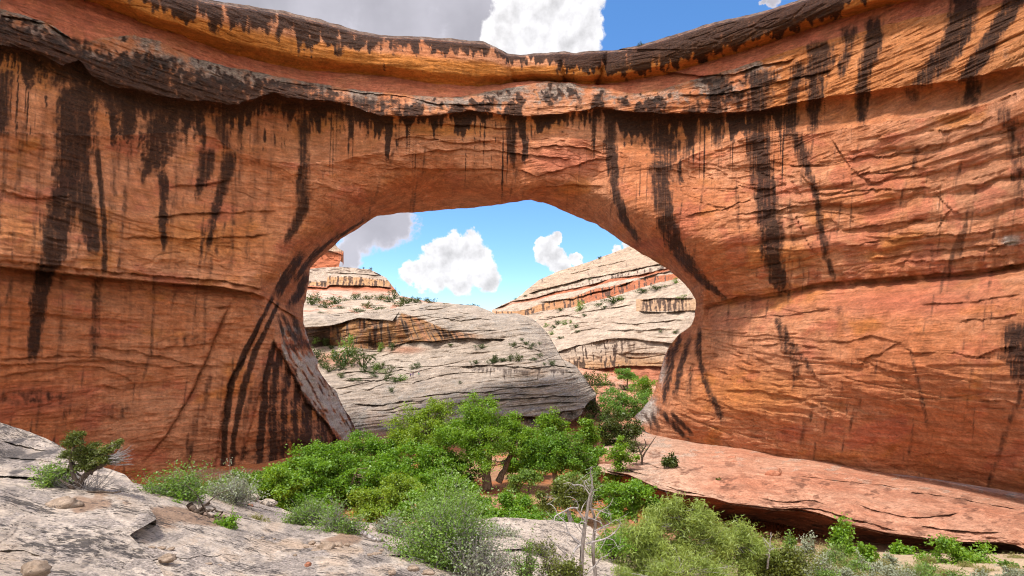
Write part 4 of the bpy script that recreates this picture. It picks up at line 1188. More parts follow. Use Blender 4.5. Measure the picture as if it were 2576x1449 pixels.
_tw, _ = relief('hill', [(700, 680), (760, 680), (800, 680), (845, 680), (852, 676), (853, 668), (851, 655)], [(700, 606), (760, 606), (820, 606), (843, 612), (850, 624), (864, 631), (862, 640)], 170, 100,
    [(700, 680, 640), (800, 680, 640), (853, 672, 640), (700, 606, 660), (800, 606, 660), (846, 615, 655), (862, 635, 650), (853, 655, 650)],
    feats=[dict(c=[(780, 628), (830, 630), (862, 640)], up=3, wu=4, dn=4, wd=4, fade=4)], paint=paint_tower, mat=M_CLIFF, rough=rough_strata(1.0, 12, 4.0, 0.0, 2.0), jitter=1.2, seed=5.0, top_back=((1, 12.0), (6, 40.0), (30, 90.0)))
tag(_tw, 'red sandstone tower at the left edge of the opening', 'rock tower', kind='structure')


# --- cream terraced cliff on the right
C3 = [(1300, 796), (1325, 793), (1360, 783), (1407, 777), (1442, 773), (1489, 758), (1536, 748), (1582, 733), (1652, 712), (1760, 690), (1900, 660)]
C1 = [(1330, 740), (1346, 733), (1418, 716), (1465, 702), (1536, 690), (1606, 676), (1665, 664), (1800, 630)]
C2 = [(1243, 778), (1290, 758), (1348, 749), (1395, 735), (1465, 722), (1536, 702), (1606, 692), (1676, 676), (1800, 648)]
C4T = [(1395, 892), (1405, 886), (1449, 870), (1533, 852), (1574, 851), (1632, 858), (1720, 866), (1850, 870)]
C4B = [(1400, 930), (1458, 926), (1501, 928), (1553, 922), (1595, 920), (1658, 922), (1760, 930), (1850, 940)]


def paint_cliff(DX, DY, W):
    V = np.zeros_like(DX); O = np.zeros_like(DX); R = np.zeros_like(DX)
    n = perlin(DX / 5.0 - DY / 60, DY / 30, 1.2) + 0.6 * perlin(DX / 14, DY / 40, 5.1) + 0.5 * fbm(DX / 6, DY / 8, 3.0, o=3)
    c1, c2, c3, t4, b4 = [curve(q)(DX) for q in (C1, C2, C3, C4T, C4B)]
    top = DY < c1
    V = np.where(top, 0.42 * sst(n, 0.05, 0.6) * sst(perlin(DX / 28, DY / 20, 3.0), -0.2, 0.4), V)
    O = np.where(top, 0.35, O)
    m = (DY > c2 - 11) & (DY < c2)
    V = np.where(m, 0.55 * sst(n, -0.1, 0.4) * np.interp(DX, [1300, 1450, 1520], [.7, .7, 1.2]), V)
    R = np.where((DY >= c2 - 1) & (DY < c2 + 7), 0.95 * np.interp(DX, [1243, 1330, 1400], [.4, .8, 1]), R)
    h = np.interp(DX, [1300, 1400, 1500, 1600, 1700], [13, 22, 30, 22, 14])
    m = (DY > c3 - h) & (DY < c3)
    R = np.where(m, 0.9 * np.interp(DX, [1330, 1450, 1480, 1560], [.3, .5, 1, 1]), R)
    O = np.where(m, 0.8, O)
    V = np.where(m, 0.8 * sst(n, -0.05, 0.45), V)
    m = (DY > t4) & (DY < b4)
    f = sst(DY, t4, t4 + 5)
    w4 = np.interp(DX, [1400, 1540, 1580, 1640], [1, 1, 0.55, 0.25])
    V = np.where(m, 0.95 * sst(n + 0.4 * perlin(DX / 40, 3.0) + 0.3 * fbm(DX / 8, DY / 18, o=3), -0.15, 0.6) * w4 * f, V)
    O = np.where(m, 0.7 * sst(DY, t4, b4), O)
    R = np.where(DY > b4, 0.85, R)
    m = (DY > 752) & (DY < 783) & (DX > 1600)
    V = np.where(m, 0.9 * sst(n, -0.35, 0.3) * sst(DX, 1600, 1630) * (1 - sst(DX, 1715, 1750)), V)
    O = np.where(m, 0.6, O)
    V = np.maximum(V, 0.35 * sst(fbm(DX / 40, DY / 6, o=3), 0.25, 0.6) * (DY > c3))
    return Mk(V, 0.15 + 0 * DX, O, R)


_cl, cliff_depth = relief('cliff', [(1215, 960), (1300, 1000), (1420, 1010), (1500, 1030), (1600, 1040), (1700, 1040), (1800, 1040), (1900, 1040)],
    [(1238, 779), (1266, 758), (1301, 750), (1343, 734), (1347, 718), (1353, 706), (1371, 690), (1393, 681), (1411, 680), (1423, 684), (1453, 671), (1486, 660), (1490, 652), (1510, 645), (1547, 629), (1582, 620), (1700, 585), (1900, 530)][:1] +
    [(1301, 750), (1353, 705), (1411, 680), (1486, 657), (1582, 620), (1700, 585), (1900, 530)], 560, 330,
    [(1220, 960, 290), (1300, 1000, 250), (1420, 1000, 240), (1550, 1030, 235), (1700, 1040, 220), (1900, 1040, 190), (1240, 780, 430), (1301, 750, 430), (1350, 700, 440), (1411, 680, 440), (1486, 655, 425), (1582, 620, 410), (1700, 585, 380), (1900, 530, 330),
     (1330, 792, 395), (1407, 777, 375), (1489, 757, 355), (1582, 732, 335), (1700, 705, 310), (1900, 650, 260), (1400, 830, 330), (1500, 820, 305), (1620, 810, 285), (1740, 800, 262), (1410, 886, 288), (1533, 852, 278), (1640, 858, 262), (1800, 866, 232), (1460, 926, 280), (1600, 920, 262), (1800, 935, 222)],
    feats=[dict(c=C1, up=3.0, wu=16, dn=4.0, wd=6, fade=10, wob=1.5), dict(c=C2, up=2.0, wu=8, dn=3.5, wd=6, fade=10, wob=1.5), dict(c=C3, up=2.5, wu=10, dn=-3.0, wd=7, fade=16, wob=1.5),
           dict(c=[(q[0], q[1] - 22) for q in C3[2:]], up=2.0, wu=8, dn=4.5, wd=18, fade=16, wob=2), dict(c=C4T, up=2.5, wu=16, dn=2.0, wd=20, fade=14, wob=2), dict(c=C4B, up=1.5, wu=18, dn=4.0, wd=10, fade=14, wob=1.5),
           dict(c=[(1605, 783), (1660, 786), (1747, 781), (1850, 770)], up=2.5, wu=14, dn=3.0, wd=6, fade=12, wob=1.5), dict(c=[(1610, 756), (1660, 750), (1747, 750)], up=1.5, wu=6, dn=2.0, wd=9, fade=12, wob=1.5),
           dict(c=[(1350, 800), (1420, 795), (1470, 800)], up=1.5, wu=6, dn=2.0, wd=5, wob=2), dict(c=[(1345, 806), (1450, 790), (1510, 778), (1600, 765)], up=1.5, wu=6, dn=2.0, wd=5, wob=2), dict(c=[(1500, 812), (1600, 815), (1720, 805)], up=1.0, wu=6, dn=1.5, wd=5, wob=3),
           dict(c=[(1420, 838), (1500, 828), (1600, 832), (1700, 826)], up=1.0, wu=8, dn=1.3, wd=6, wob=4), dict(c=[(1530, 888), (1600, 890), (1680, 886)], up=0.9, wu=8, dn=1.2, wd=6, wob=2), dict(c=[(1390, 690), (1440, 688), (1520, 668), (1600, 650)], up=0.7, wu=6, dn=1.0, wd=5, wob=2)],
    paint=paint_cliff, mat=M_CLIFF, rough=rough_strata(0.9, 30, 2.6, 0.06, 2.2), jitter=1.0, seed=6.0, top_back=((1, 10.0), (5, 30.0), (30, 70.0)))
tag(_cl, 'cream terraced sandstone cliff rising to the right behind the bridge', 'cliff', kind='structure')


# --- talus slope at the foot of that cliff
def paint_talus(DX, DY, W):
    nz = fbm(DX / 14, DY / 9, o=3)
    return Mk(0 * DX, 0.4 * sst(nz, 0.1, 0.4), 0.3 + 0 * DX, 0.5 * sst(-nz, -0.1, 0.3))


_ta, talus_depth = relief('slope', [(1400, 1110), (1480, 1110), (1560, 1115), (1640, 1120), (1720, 1120)], [(1430, 925), (1470, 928), (1540, 938), (1620, 965), (1720, 985)], 200, 120,
    [(1400, 1110, 150), (1560, 1115, 135), (1720, 1120, 128), (1430, 925, 262), (1500, 930, 250), (1620, 965, 222), (1720, 985, 200), (1500, 1010, 185), (1600, 1030, 170)],
    paint=paint_talus, mat=M_LEDGE, rough=lambda DX, DY, X, Y, Z: 1.6 * fbm(X / 4, Y / 5, Z / 3, o=4), seed=7.0)
tag(_ta, 'rubbly brown slope with bushes at the foot of the far cliff', 'slope', kind='structure')


# --- pink bench under the right wall, its undercut face, and the stream
EDGE = [(1503, 1165), (1510, 1187), (1580, 1199), (1661, 1236), (1710, 1249), (1793, 1258), (1832, 1270), (1957, 1285), (2013, 1286), (2060, 1296), (2138, 1324), (2231, 1346), (2286, 1353), (2373, 1364), (2428, 1369), (2515, 1370), (2553, 1376), (2576, 1386), (2700, 1425), (3150, 1560)]
BACK = [(1530, 1090), (1560, 1082), (1590, 1078), (1625, 1082), (1660, 1096), (1690, 1103), (1763, 1115), (1888, 1132), (1971, 1145), (2082, 1160), (2165, 1174), (2242, 1186), (2281, 1189), (2392, 1205), (2460, 1216), (2540, 1231), (2576, 1238), (2650, 1250), (2800, 1278), (3150, 1340)]


def ledge_Y(dx, dy, z=-16.3):
    return -z * F / (np.asarray(dy, float) - H0)


_lc = [(x, y, float(ledge_Y(x, y))) for x, y in EDGE[::2]] + [(x, y, float(ledge_Y(x, y, -15.9)) + 5.0) for x, y in BACK[2::2]] + [(1530, 1090, 113), (1560, 1130, 92), (1620, 1150, 86)]
_lc += [(x, y, float(ledge_Y(x, y, -15.2))) for x, y in [(1700, 1180), (1850, 1200), (2000, 1220), (2150, 1245), (2300, 1270), (2450, 1290), (2570, 1310)]]


def paint_ledge(DX, DY, W):
    ed, bk = curve(EDGE)(DX), curve(BACK)(DX)
    u = (DY - bk) / np.maximum(ed - bk, 1)
    nz = fbm(DX / 60, DY / 26, o=4)
    V = 0.46 * sst(nz + 0.4 * fbm(DX / 16, DY / 7, 9.0, o=4), 0.05, 0.6) * sst(u, 0.1, 0.3)
    V = np.maximum(V, 0.5 * sst(fbm(DX / 50, (DY - ed) / 4.5, 12.0, o=3), 0.15, 0.6) * sst(u, 0.72, 0.9))
    G = 0.55 * sst(fbm(DX / 40, DY / 12, 4.0, o=4), 0.0, 0.5) * (1 - sst(u, 0.15, 0.6)) + 0.5 * (1 - sst(DX, 1640, 1760))
    O = 0.75 * (1 - sst(DX, 1650, 1900)) + 0.5 * sst(u, 0.75, 1.0)
    R = 0.35 * sst(-nz, 0.1, 0.5)
    return Mk(V, G, O, R)


_le, ledge_depth = relief('rock_bench', EDGE, BACK, 760, 190, _lc,
    feats=[dict(c=[(2000, 1195), (2082, 1206), (2200, 1218), (2270, 1228)], up=0.1, wu=6, dn=0.5, wd=6, wob=1.5), dict(c=[(2275, 1236), (2340, 1243), (2420, 1256), (2500, 1272), (2576, 1284)], up=0.15, wu=6, dn=0.55, wd=6, wob=1.5),
           dict(c=[(2150, 1266), (2220, 1288), (2290, 1302), (2340, 1300), (2420, 1288)], up=0.25, wu=7, dn=0.5, wd=6, wob=2), dict(c=[(2310, 1322), (2380, 1332), (2450, 1338), (2520, 1340)], up=0.25, wu=7, dn=0.5, wd=6, wob=2),
           dict(c=[(1900, 1250), (1970, 1262), (2050, 1258), (2080, 1270)], up=0.2, wu=7, dn=0.45, wd=6, wob=2), dict(c=[(1960, 1275), (2060, 1280), (2160, 1310), (2260, 1335)], up=0.3, wu=6, dn=0.45, wd=5, wob=2),
           dict(c=[(1670, 1222), (1720, 1236), (1780, 1246)], up=0.3, wu=6, dn=0.4, wd=5, wob=2), dict(c=[(1560, 1150), (1620, 1165), (1680, 1185)], up=0.3, wu=7, dn=0.5, wd=6, wob=3), dict(c=[(1520, 1165), (1570, 1178), (1640, 1200)], up=0.3, wu=7, dn=0.5, wd=6, wob=3)],
    paint=paint_ledge, mat=M_LEDGE, rough=lambda DX, DY, X, Y, Z: 0.5 * fbm(X / 7, Y / 7, o=3) + 0.20 * fbm(X / 1.8, Y / 1.8, Z / 0.4, o=4, g=0.6) * (0.5 + 1.6 * sst(DY - curve(EDGE)(DX), -45, 0)), jitter=1.5, seed=8.0, top_back=((2, 2.5),), reg=6e-4)
tag(_le, 'long pink sandstone bench at the foot of the right hand wall', 'rock bench', kind='structure')

# dark red undercut face: from the bench's lip back and down to the stream bed
_ue = [(x, y + 1) for x, y in EDGE if x > 1480]
_ub = [(1503, 1240), (1520, 1246), (1580, 1258), (1665, 1276), (1720, 1288), (1800, 1300), (1840, 1309), (1966, 1337), (2020, 1348), (2068, 1359), (2152, 1378), (2240, 1398), (2297, 1408), (2380, 1420), (2440, 1428), (2525, 1442), (2562, 1450), (2590, 1458), (2720, 1495), (3170, 1640)]
_uc = [(x, y, float(ledge_Y(x, y)) + 1.2) for x, y in _ue[::2]] + [(x, y, float(ledge_Y(x, y, -20.4)) + 1.0) for x, y in _ub[::2]]
_un, _ = relief('rock_bench', _ub, [(x, y - 4) for x, y in _ue], 420, 70, _uc, paint=lambda DX, DY, W: Mk(0.6 * sst(fbm(DX / 60, DY / 14, o=3), -0.1, 0.5) * (1 - sst(DX, 2480, 2560)), 0 * DX, 0 * DX, 0.95 * (1 - 0.8 * sst(DX, 2480, 2560)) + 0 * DX), mat=M_LEDGE,
    rough=lambda DX, DY, X, Y, Z: 0.35 * fbm(X / 5, Z / 0.9, o=4, g=0.6), jitter=0.0, seed=9.0, top_back=((-3, -3.8),), reg=6e-4)
tag(_un, 'dark red undercut face below the pink bench', 'rock face', kind='structure')

m = bpy.data.materials.new('stream_water')
m.use_nodes = True
t = NT(m.node_tree)
_o = t.n('ShaderNodeOutputMaterial')
_b = t.n('ShaderNodeBsdfPrincipled')
_b.inputs['Base Color'].default_value = (0.13, 0.035, 0.012, 1)
_b.inputs['Roughness'].default_value = 0.06
_nn = t.noise(t.n('ShaderNodeTexCoord').outputs['Object'], 1.2, 4)
_bp = t.n('ShaderNodeBump')
_bp.inputs['Distance'].default_value = 0.02
t.t.links.new(_nn, _bp.inputs['Height'])
t.t.links.new(_bp.outputs[0], _b.inputs['Normal'])
t.t.links.new(_b.outputs[0], _o.inputs[0])
M_WATER = m
_wa = np.array([unp(x, y, float(ledge_Y(x, y, -19.55)))for x, y in [(1640, 1256), (1720, 1272), (1800, 1285), (1880, 1299), (1960, 1316), (2060, 1342), (2160, 1364), (2300, 1398), (2440, 1420), (2600, 1450)]])
_wb = np.array([unp(x, y, float(ledge_Y(x, y, -19.55))) for x, y in [(1640, 1296), (1720, 1306), (1800, 1318), (1880, 1332), (1960, 1352), (2060, 1376), (2160, 1400), (2300, 1428), (2440, 1456), (2600, 1490)]])
tag(link_mesh('water', make_mesh('water', np.stack([_wa, _wb], 1).reshape(-1, 3), grid_faces(len(_wa), 2)), M_WATER), 'shallow red muddy stream along the undercut bench', 'water', kind='structure')

# ------------------------------------------------------------------ the viewer's slickrock
def fore_rough(DX, DY, X, Y, Z):
    return 0.10 * fbm(X / 2.2, Y / 2.2, o=3) + 0.035 * fbm(X / 0.5, Y / 0.35, o=4, g=0.6) + 0.03 * Y / 10 * fbm(X / 0.18, Y / 0.14, o=3, g=0.6) + 0.025 * sst(np.abs(perlin(X / 1.1, (Z - 0.12 * X) / 0.16, Y / 6)), 0.10, 0.0) * sst(perlin(X / 3, Y / 3, 4.0), -0.1, 0.3)


def paint_slab(DX, DY, W):
    nz = fbm(DX / 90, DY / 40, o=4)
    V = np.zeros_like(DX)
    soil = np.exp(-((DX - 470) / 130.) ** 2 - ((DY - 1300 - 0.12 * (DX - 470)) / 30.) ** 2)
    soil = np.maximum(soil, 0.8 * np.exp(-((DX - 880) / 110.) ** 2 - ((DY - 1358) / 14.) ** 2))
    O = np.maximum(0.55 * sst(nz, -0.1, 0.4), 0.9 * np.exp(-((DX - 800) / 220.) ** 2 - ((DY - 1375 - 0.1 * (DX - 800)) / 18.) ** 2))
    G = 0.75 * sst(-nz, -0.25, 0.3) * (1 - sst(DX, 1150, 1230))
    O = np.where(DX > 1150, 0.15, O)
    return Mk(V, G * (1 - soil), O * (1 - soil), sst(soil + 0.5 * nz, 0.35, 0.75))


_SA = [(230, 1640), (420, 1640), (560, 1640), (700, 1640), (850, 1640), (1000, 1640), (1150, 1640), (1300, 1640), (1450, 1640), (1560, 1640)]
_SB = [(230, 1190), (340, 1215), (470, 1243), (560, 1245), (640, 1252), (700, 1276), (770, 1302), (880, 1310), (960, 1318), (1060, 1325), (1150, 1318), (1207, 1303), (1270, 1301), (1371, 1308), (1441, 1315), (1485, 1324), (1560, 1400)]
_par = np.linspace(0, 1, 17)
_SA2 = np.stack([np.interp(np.linspace(0, 1, 17), np.linspace(0, 1, 10), np.array(_SA)[:, k]) for k in (0, 1)], 1)
_sl, slab_depth = relief('slickrock_ledge', _SA2, _SB, 760, 420,
    [(300, 1640, 4.6), (800, 1640, 5.2), (1200, 1640, 7.5), (1560, 1640, 10), (350, 1449, 7.2), (600, 1449, 8.2), (800, 1449, 9.0), (1000, 1449, 10.5), (1200, 1449, 13.5), (1400, 1449, 16), (1560, 1449, 18), (380, 1370, 8.6), (600, 1370, 10.6), (850, 1375, 12.3), (1100, 1390, 15), (1300, 1370, 18.5),
     (400, 1290, 11.5), (470, 1243, 15.5), (560, 1245, 18.5), (560, 1310, 13), (640, 1252, 21), (700, 1276, 20), (650, 1320, 14.5), (770, 1302, 18.5), (880, 1310, 18.5), (800, 1345, 14.5), (960, 1318, 19), (1060, 1325, 20), (1207, 1303, 24), (1371, 1308, 25), (1485, 1324, 26), (230, 1190, 15), (340, 1215, 15), (260, 1300, 9.5)],
    feats=[dict(c=[(560, 1262), (620, 1268), (700, 1290)], up=0.1, wu=6, dn=0.25, wd=8), dict(c=[(330, 1420), (420, 1405), (560, 1395), (640, 1400)], up=0.02, wu=8, dn=0.04, wd=10, wob=8), 
           dict(c=[(600, 1350), (700, 1362), (800, 1372), (920, 1390)], up=0.02, wu=8, dn=0.05, wd=10, wob=8), dict(c=[(1150, 1375), (1250, 1385), (1350, 1380)], up=0.1, wu=8, dn=0.4, wd=14), dict(c=[(960, 1395), (1060, 1402), (1180, 1400)], up=0.06, wu=8, dn=0.2, wd=12)],
    paint=paint_slab, mat=M_FORE, rough=fore_rough, jitter=1.5, seed=10.0, top_back=((4, 0.5), (30, 1.6), (110, 3.0)), reg=3e-4)
tag(_sl, 'pale slickrock ledge in the foreground sloping down to the canyon', 'rock ledge', kind='structure')


def paint_outcrop(DX, DY, W):
    nz = fbm(DX / 70, DY / 35, o=4)
    V = 0.75 * sst(fbm(DX / 90 + 0.004 * DY, DY / 22 + DX / 160, 2.0, o=4), 0.05, 0.5) * (1 - sst(DY, 1195, 1225) * (1 - 0.0)) * (1 - sst(DX, 150, 230))
    V = np.maximum(V, 0.75 * np.exp(-((DX - 20) / 55.) ** 2 - ((DY - 1142) / 32.) ** 2) * (0.9 + nz))
    V = np.maximum(V, 0.5 * sst(nz, 0.1, 0.5) * sst(DY, 1260, 1330))
    soil = np.exp(-((DX - 235) / 75.) ** 2 - ((DY - 1268) / 28.) ** 2)
    pale = np.exp(-((DX - 10) / 80.) ** 2 - ((DY - 1400) / 60.) ** 2)
    G = 0.7 * sst(-nz, -0.3, 0.3) * (1 - pale)
    end = sst(DX + 0.9 * (DY - 1300), 355, 372) * (1 - sst(DY, 1338, 1350))
    O = np.maximum(0.35 * sst(nz, 0, 0.5), 0.8 * end * 0)
    V = np.maximum(V, 0.35 * end)
    return Mk(V * (1 - pale), G * (1 - soil), np.maximum(O, 0.5 * pale), sst(soil + 0.5 * nz, 0.4, 0.8))


_OA = [(-420, 1640), (-200, 1640), (-60, 1640), (40, 1640), (130, 1640), (200, 1640), (270, 1640), (320, 1640), (360, 1640), (400, 1640), (440, 1640), (480, 1640), (500, 1640)]
_OB = [(-420, 980), (-200, 1020), (0, 1063), (50, 1078), (115, 1102), (170, 1132), (264, 1176), (314, 1194), (338, 1218), (356, 1240), (374, 1272), (390, 1300), (392, 1306)]
# the notch below the block: the right hand edge runs 390,1300 > 320,1346 > 361,1388 > 400,1432 > 500,1640
_out, out_depth = relief('rock_outcrop', _OA, _OB, 620, 520,
    [(-400, 1640, 3.2), (0, 1640, 3.6), (300, 1640, 4.3), (500, 1640, 4.7), (-200, 1449, 5.0), (0, 1449, 5.6), (200, 1449, 6.2), (400, 1449, 7.0), (-200, 1300, 7.2), (0, 1300, 7.8), (150, 1300, 8.6), (300, 1340, 8.2), (380, 1330, 8.6), (0, 1220, 9.8), (150, 1220, 11.0), (200, 1235, 10.6), (300, 1250, 10.6), (370, 1290, 9.6), (390, 1302, 9.5),
     (-200, 1020, 15), (-400, 980, 14), (0, 1063, 16.5), (50, 1078, 17), (115, 1102, 17), (170, 1132, 16.5), (264, 1176, 14.5), (314, 1194, 13.5), (356, 1240, 11.8), (0, 1195, 12.0), (0, 1140, 13.8), (100, 1150, 14.5), (390, 1306, 9.3), (330, 1346, 8.3), (361, 1388, 7.8), (400, 1432, 7.2)],
    feats=[dict(c=[(-300, 1180), (-100, 1192), (0, 1198), (60, 1201), (115, 1204)], up=0.25, wu=10, dn=0.5, wd=8, fade=16, wob=2), 
           dict(c=[(0, 1150), (60, 1155), (110, 1158), (190, 1170)], up=0.06, wu=7, dn=0.10, wd=7, wob=6), dict(c=[(0, 1110), (60, 1125), (130, 1135)], up=0.08, wu=7, dn=0.15, wd=7, wob=4), dict(c=[(-100, 1380), (0, 1386), (60, 1384), (110, 1400)], up=0.04, wu=8, dn=0.08, wd=8)],
    paint=paint_outcrop, mat=M_FORE, rough=fore_rough, side=(0.25, 0.9, 2.0),
    warp=lambda DX, DY, s: np.interp(DY, [1290, 1306, 1320, 1336, 1346, 1366, 1388, 1432, 1520, 1640], [0, 0, -28, -62, -80, -66, -54, -30, -10, 0]) * sst(s, 0.62, 1.0), jitter=1.5, seed=11.0, top_back=((4, 0.4), (30, 1.2), (100, 2.5)), reg=3e-4)
tag(_out, 'grey lichen spotted slickrock outcrop in the near left corner', 'rock outcrop', kind='structure')

# ------------------------------------------------------------------ plants
class MB:
    """collects tubes and leaves into one mesh"""
    def __init__(self):
        self.v, self.q, self.n = [], [], 0

    def add(self, V, Q):
        self.v.append(np.asarray(V, float))
        self.q.append(np.asarray(Q, int) + self.n)
        self.n += len(V)

    def tube(self, pts, radii, sides=6):
        P = np.asarray(pts, float)
        R = np.interp(np.linspace(0, 1, len(P)), np.linspace(0, 1, len(radii)), radii)
        T = np.gradient(P, axis=0)
        T /= np.linalg.norm(T, axis=1)[:, None] + 1e-9
        ref = np.array([0.31, 0.83, 0.46])
        U = np.cross(T, ref)
        U /= np.linalg.norm(U, axis=1)[:, None] + 1e-9
        Wv = np.cross(T, U)
        a = np.linspace(0, 2 * np.pi, sides, endpoint=False)
        ring = P[:, None] + R[:, None, None] * (np.cos(a)[None, :, None] * U[:, None] + np.sin(a)[None, :, None] * Wv[:, None])
        n = len(P)
        i = np.arange(n * sides).reshape(n, sides)
        j = np.roll(i, -1, 1)
        self.add(ring.reshape(-1, 3), np.stack([i[:-1], j[:-1], j[1:], i[1:]], -1).reshape(-1, 4))

    def leaves(self, C, size, aspect=0.6, up=0.5, along=None, spread=0.35):
        """diamond leaves centred on C with random directions"""
        n = len(C)
        if n == 0: return
        N = rng.normal(size=(n, 3))
        N[:, 2] = np.abs(N[:, 2]) + up
        N /= np.linalg.norm(N, axis=1)[:, None]
        D = rng.normal(size=(n, 3)) if along is None else along + spread * rng.normal(size=(n, 3))
        D -= (D * N).sum(1)[:, None] * N
        D /= np.linalg.norm(D, axis=1)[:, None] + 1e-9
        S = np.cross(N, D)
        L = size * rng.uniform(0.6, 1.35, n)[:, None]
        w = L * aspect * 0.5
        bend = N * L * 0.12
        V = np.stack([C - D * L * .5 - bend, C + S * w + bend, C + D * L * .5 - bend, C - S * w + bend], 1)
        self.add(V.reshape(-1, 3), np.arange(4 * n).reshape(n, 4))

    def build(self, name, mat, parent=None, smooth=False):
        return link_mesh(name, make_mesh(name, np.concatenate(self.v), np.concatenate(self.q), smooth), mat, parent)


def px(dx, dy, Y):
    return np.array([(dx - CX) / F * Y, Y, (H0 - dy) / F * Y])


def bez(a, b, n=7, sag=0.15, wig=0.05):
    a, b = np.asarray(a, float), np.asarray(b, float)
    t = np.linspace(0, 1, n)[:, None]
    L = np.linalg.norm(b - a)
    mid = (a + b) / 2 + np.array([0, 0, -1.0]) * sag * L + rng.normal(size=3) * wig * L
    P = (1 - t) ** 2 * a + 2 * t * (1 - t) * mid + t ** 2 * b
    P[1:-1] += rng.normal(size=(n - 2, 3)) * wig * 0.35 * L / 3
    return P


def tree(name, label, cat, Y, trunks, lobes, leaf, lsize, nleaf, mat, bark, group=None, clump=0.9, trad=0.35, up=0.4, branches=26, shell=0.48, flat=0.75, aspect=0.6):
    """trunks: paths [(dx, dy[, dY])]; lobes: (dx, dy, rx, ry[, dY]) in survey coordinates at distance Y"""
    s = Y / F
    base = px(trunks[0][0][0], trunks[0][0][1], Y)
    root = tag(empty(name, base), label, cat, group)
    tb = MB()
    tips = []
    for k, path in enumerate(trunks):
        P = np.array([px(q[0], q[1], Y + (q[2] if len(q) > 2 else 0)) for q in path])
        tt = np.linspace(0, 1, 12)
        a = np.linspace(0, 1, len(P))
        Q = np.stack([np.interp(tt, a, P[:, i]) for i in range(3)], 1)
        Q[1:-1] += rng.normal(size=(10, 3)) * 0.12 * trad
        if k == 0: Q[0, 2] -= 0.4
        r0 = trad * (1.0 if k == 0 else 0.7)
        tb.tube(Q, [r0 * 1.25, r0 * 0.9, r0 * 0.75, r0 * 0.35], 8)
        tips += [Q[i] for i in range(5, 12)]
    tips = np.array(tips)
    fb = MB()
    cents = []
    wsum = sum(l[2] * l[3] for l in lobes)
    for l in lobes:
        dx, dy, rx, ry = l[:4]
        dY = l[4] if len(l) > 4 else 0
        c = px(dx, dy, Y + dY)
        n = max(4, int(0.5 + (rx * s) * (ry * s) * 3.4 / clump ** 2))
        u = rng.normal(size=(n, 3))
        u /= np.linalg.norm(u, axis=1)[:, None]
        r = shell + (1.22 - shell) * rng.uniform(0, 1, n) - 0.35 * (rng.uniform(size=n) < 0.3)
        cents.append(c + u * r[:, None] * np.array([rx * s, 0.8 * rx * s, ry * s]) * 1.06)
    cents = np.concatenate(cents)
    per = max(6, int(nleaf / len(cents)))
    for c in cents:
        m = int(per * rng.uniform(0.6, 1.5))
        rad = clump * rng.uniform(0.6, 1.15)
        g = rng.normal(size=(m, 3)) * 0.52
        g *= np.array([rad, rad, rad * flat])
        fb.leaves(c + g, lsize, aspect, up=up)
    # limbs reach into the crown
    for c in cents[rng.permutation(len(cents))[:branches]]:
        d = np.linalg.norm(tips - c, axis=1) + np.where(tips[:, 2] > c[2], 3.0, 0)
        tp = tips[np.argmin(d)]
        tb.tube(bez(tp, c, 7, 0.08, 0.08), [trad * 0.26, trad * 0.14, trad * 0.05], 5)
        for _ in range(2):
            e = c + rng.normal(size=3) * clump * 0.7
            tb.tube(bez((tp + c) / 2, e, 4, 0.03, 0.06), [trad * 0.08, trad * 0.03], 4)
    tb.build('trunk', bark, root, True)
    fb.build('crown', mat, root)
    return root


# --- cottonwoods and other trees on the canyon floor (each one traced to its own place)
tree('cottonwood_tree', 'tallest bright green cottonwood with a thick dark leaning trunk in the middle of the canyon', 'tree', 84,
     [[(1226, 1222), (1222, 1180), (1205, 1130), (1180, 1095), (1150, 1075)], [(1226, 1205), (1232, 1150), (1225, 1095), (1215, 1040)], [(1254, 1212, 1), (1272, 1175, 1), (1290, 1130, 1), (1300, 1090, 1)]],
     [(1205, 1035, 42, 34), (1240, 1050, 40, 38), (1180, 1075, 48, 36), (1265, 1085, 48, 40), (1225, 1110, 60, 42, -2), (1295, 1075, 40, 32), (1320, 1080, 22, 22), (1140, 1110, 40, 34), (1285, 1130, 40, 34, -2), (1210, 1155, 34, 26, -3)], None, 0.27, 32000, L_COTTON, B_BROWN, trad=0.62, clump=1.15, branches=50)
tree('cottonwood_tree', 'broad rounded green cottonwood left of the tallest tree with a bare drooping limb', 'tree', 88,
     [[(1098, 1205), (1100, 1165), (1096, 1130), (1085, 1090)]],
     [(1060, 1070, 52, 40), (1020, 1090, 46, 40), (1090, 1055, 42, 38), (1110, 1030, 30, 30), (1050, 1115, 60, 42, -2), (990, 1110, 34, 34), (1110, 1090, 40, 36), (1075, 1140, 50, 26, -2)], None, 0.30, 19000, L_COTTON3, B_BROWN, trad=0.5, clump=1.1, branches=40)
tree('cottonwood_tree', 'green tree against the dark stained foot of the left pier', 'tree', 86,
     [[(880, 1245), (884, 1200), (896, 1165), (905, 1130)]],
     [(900, 1130, 46, 34), (860, 1150, 44, 34), (940, 1135, 44, 36), (980, 1140, 34, 34), (900, 1180, 60, 36, -2), (830, 1170, 40, 28)], None, 0.30, 15000, L_OAK, B_DARK, trad=0.33, clump=1.05, branches=36)
tree('box_elder_tree', 'leafy green tree with a thin leaning trunk below the left pier', 'tree', 74,
     [[(875, 1275), (880, 1235), (893, 1195), (900, 1180)]],
     [(850, 1215, 40, 28), (905, 1215, 44, 30), (960, 1200, 40, 30), (880, 1250, 52, 26), (940, 1245, 46, 28)], None, 0.33, 10000, L_OAK, B_BROWN, trad=0.25, clump=0.95, branches=34)
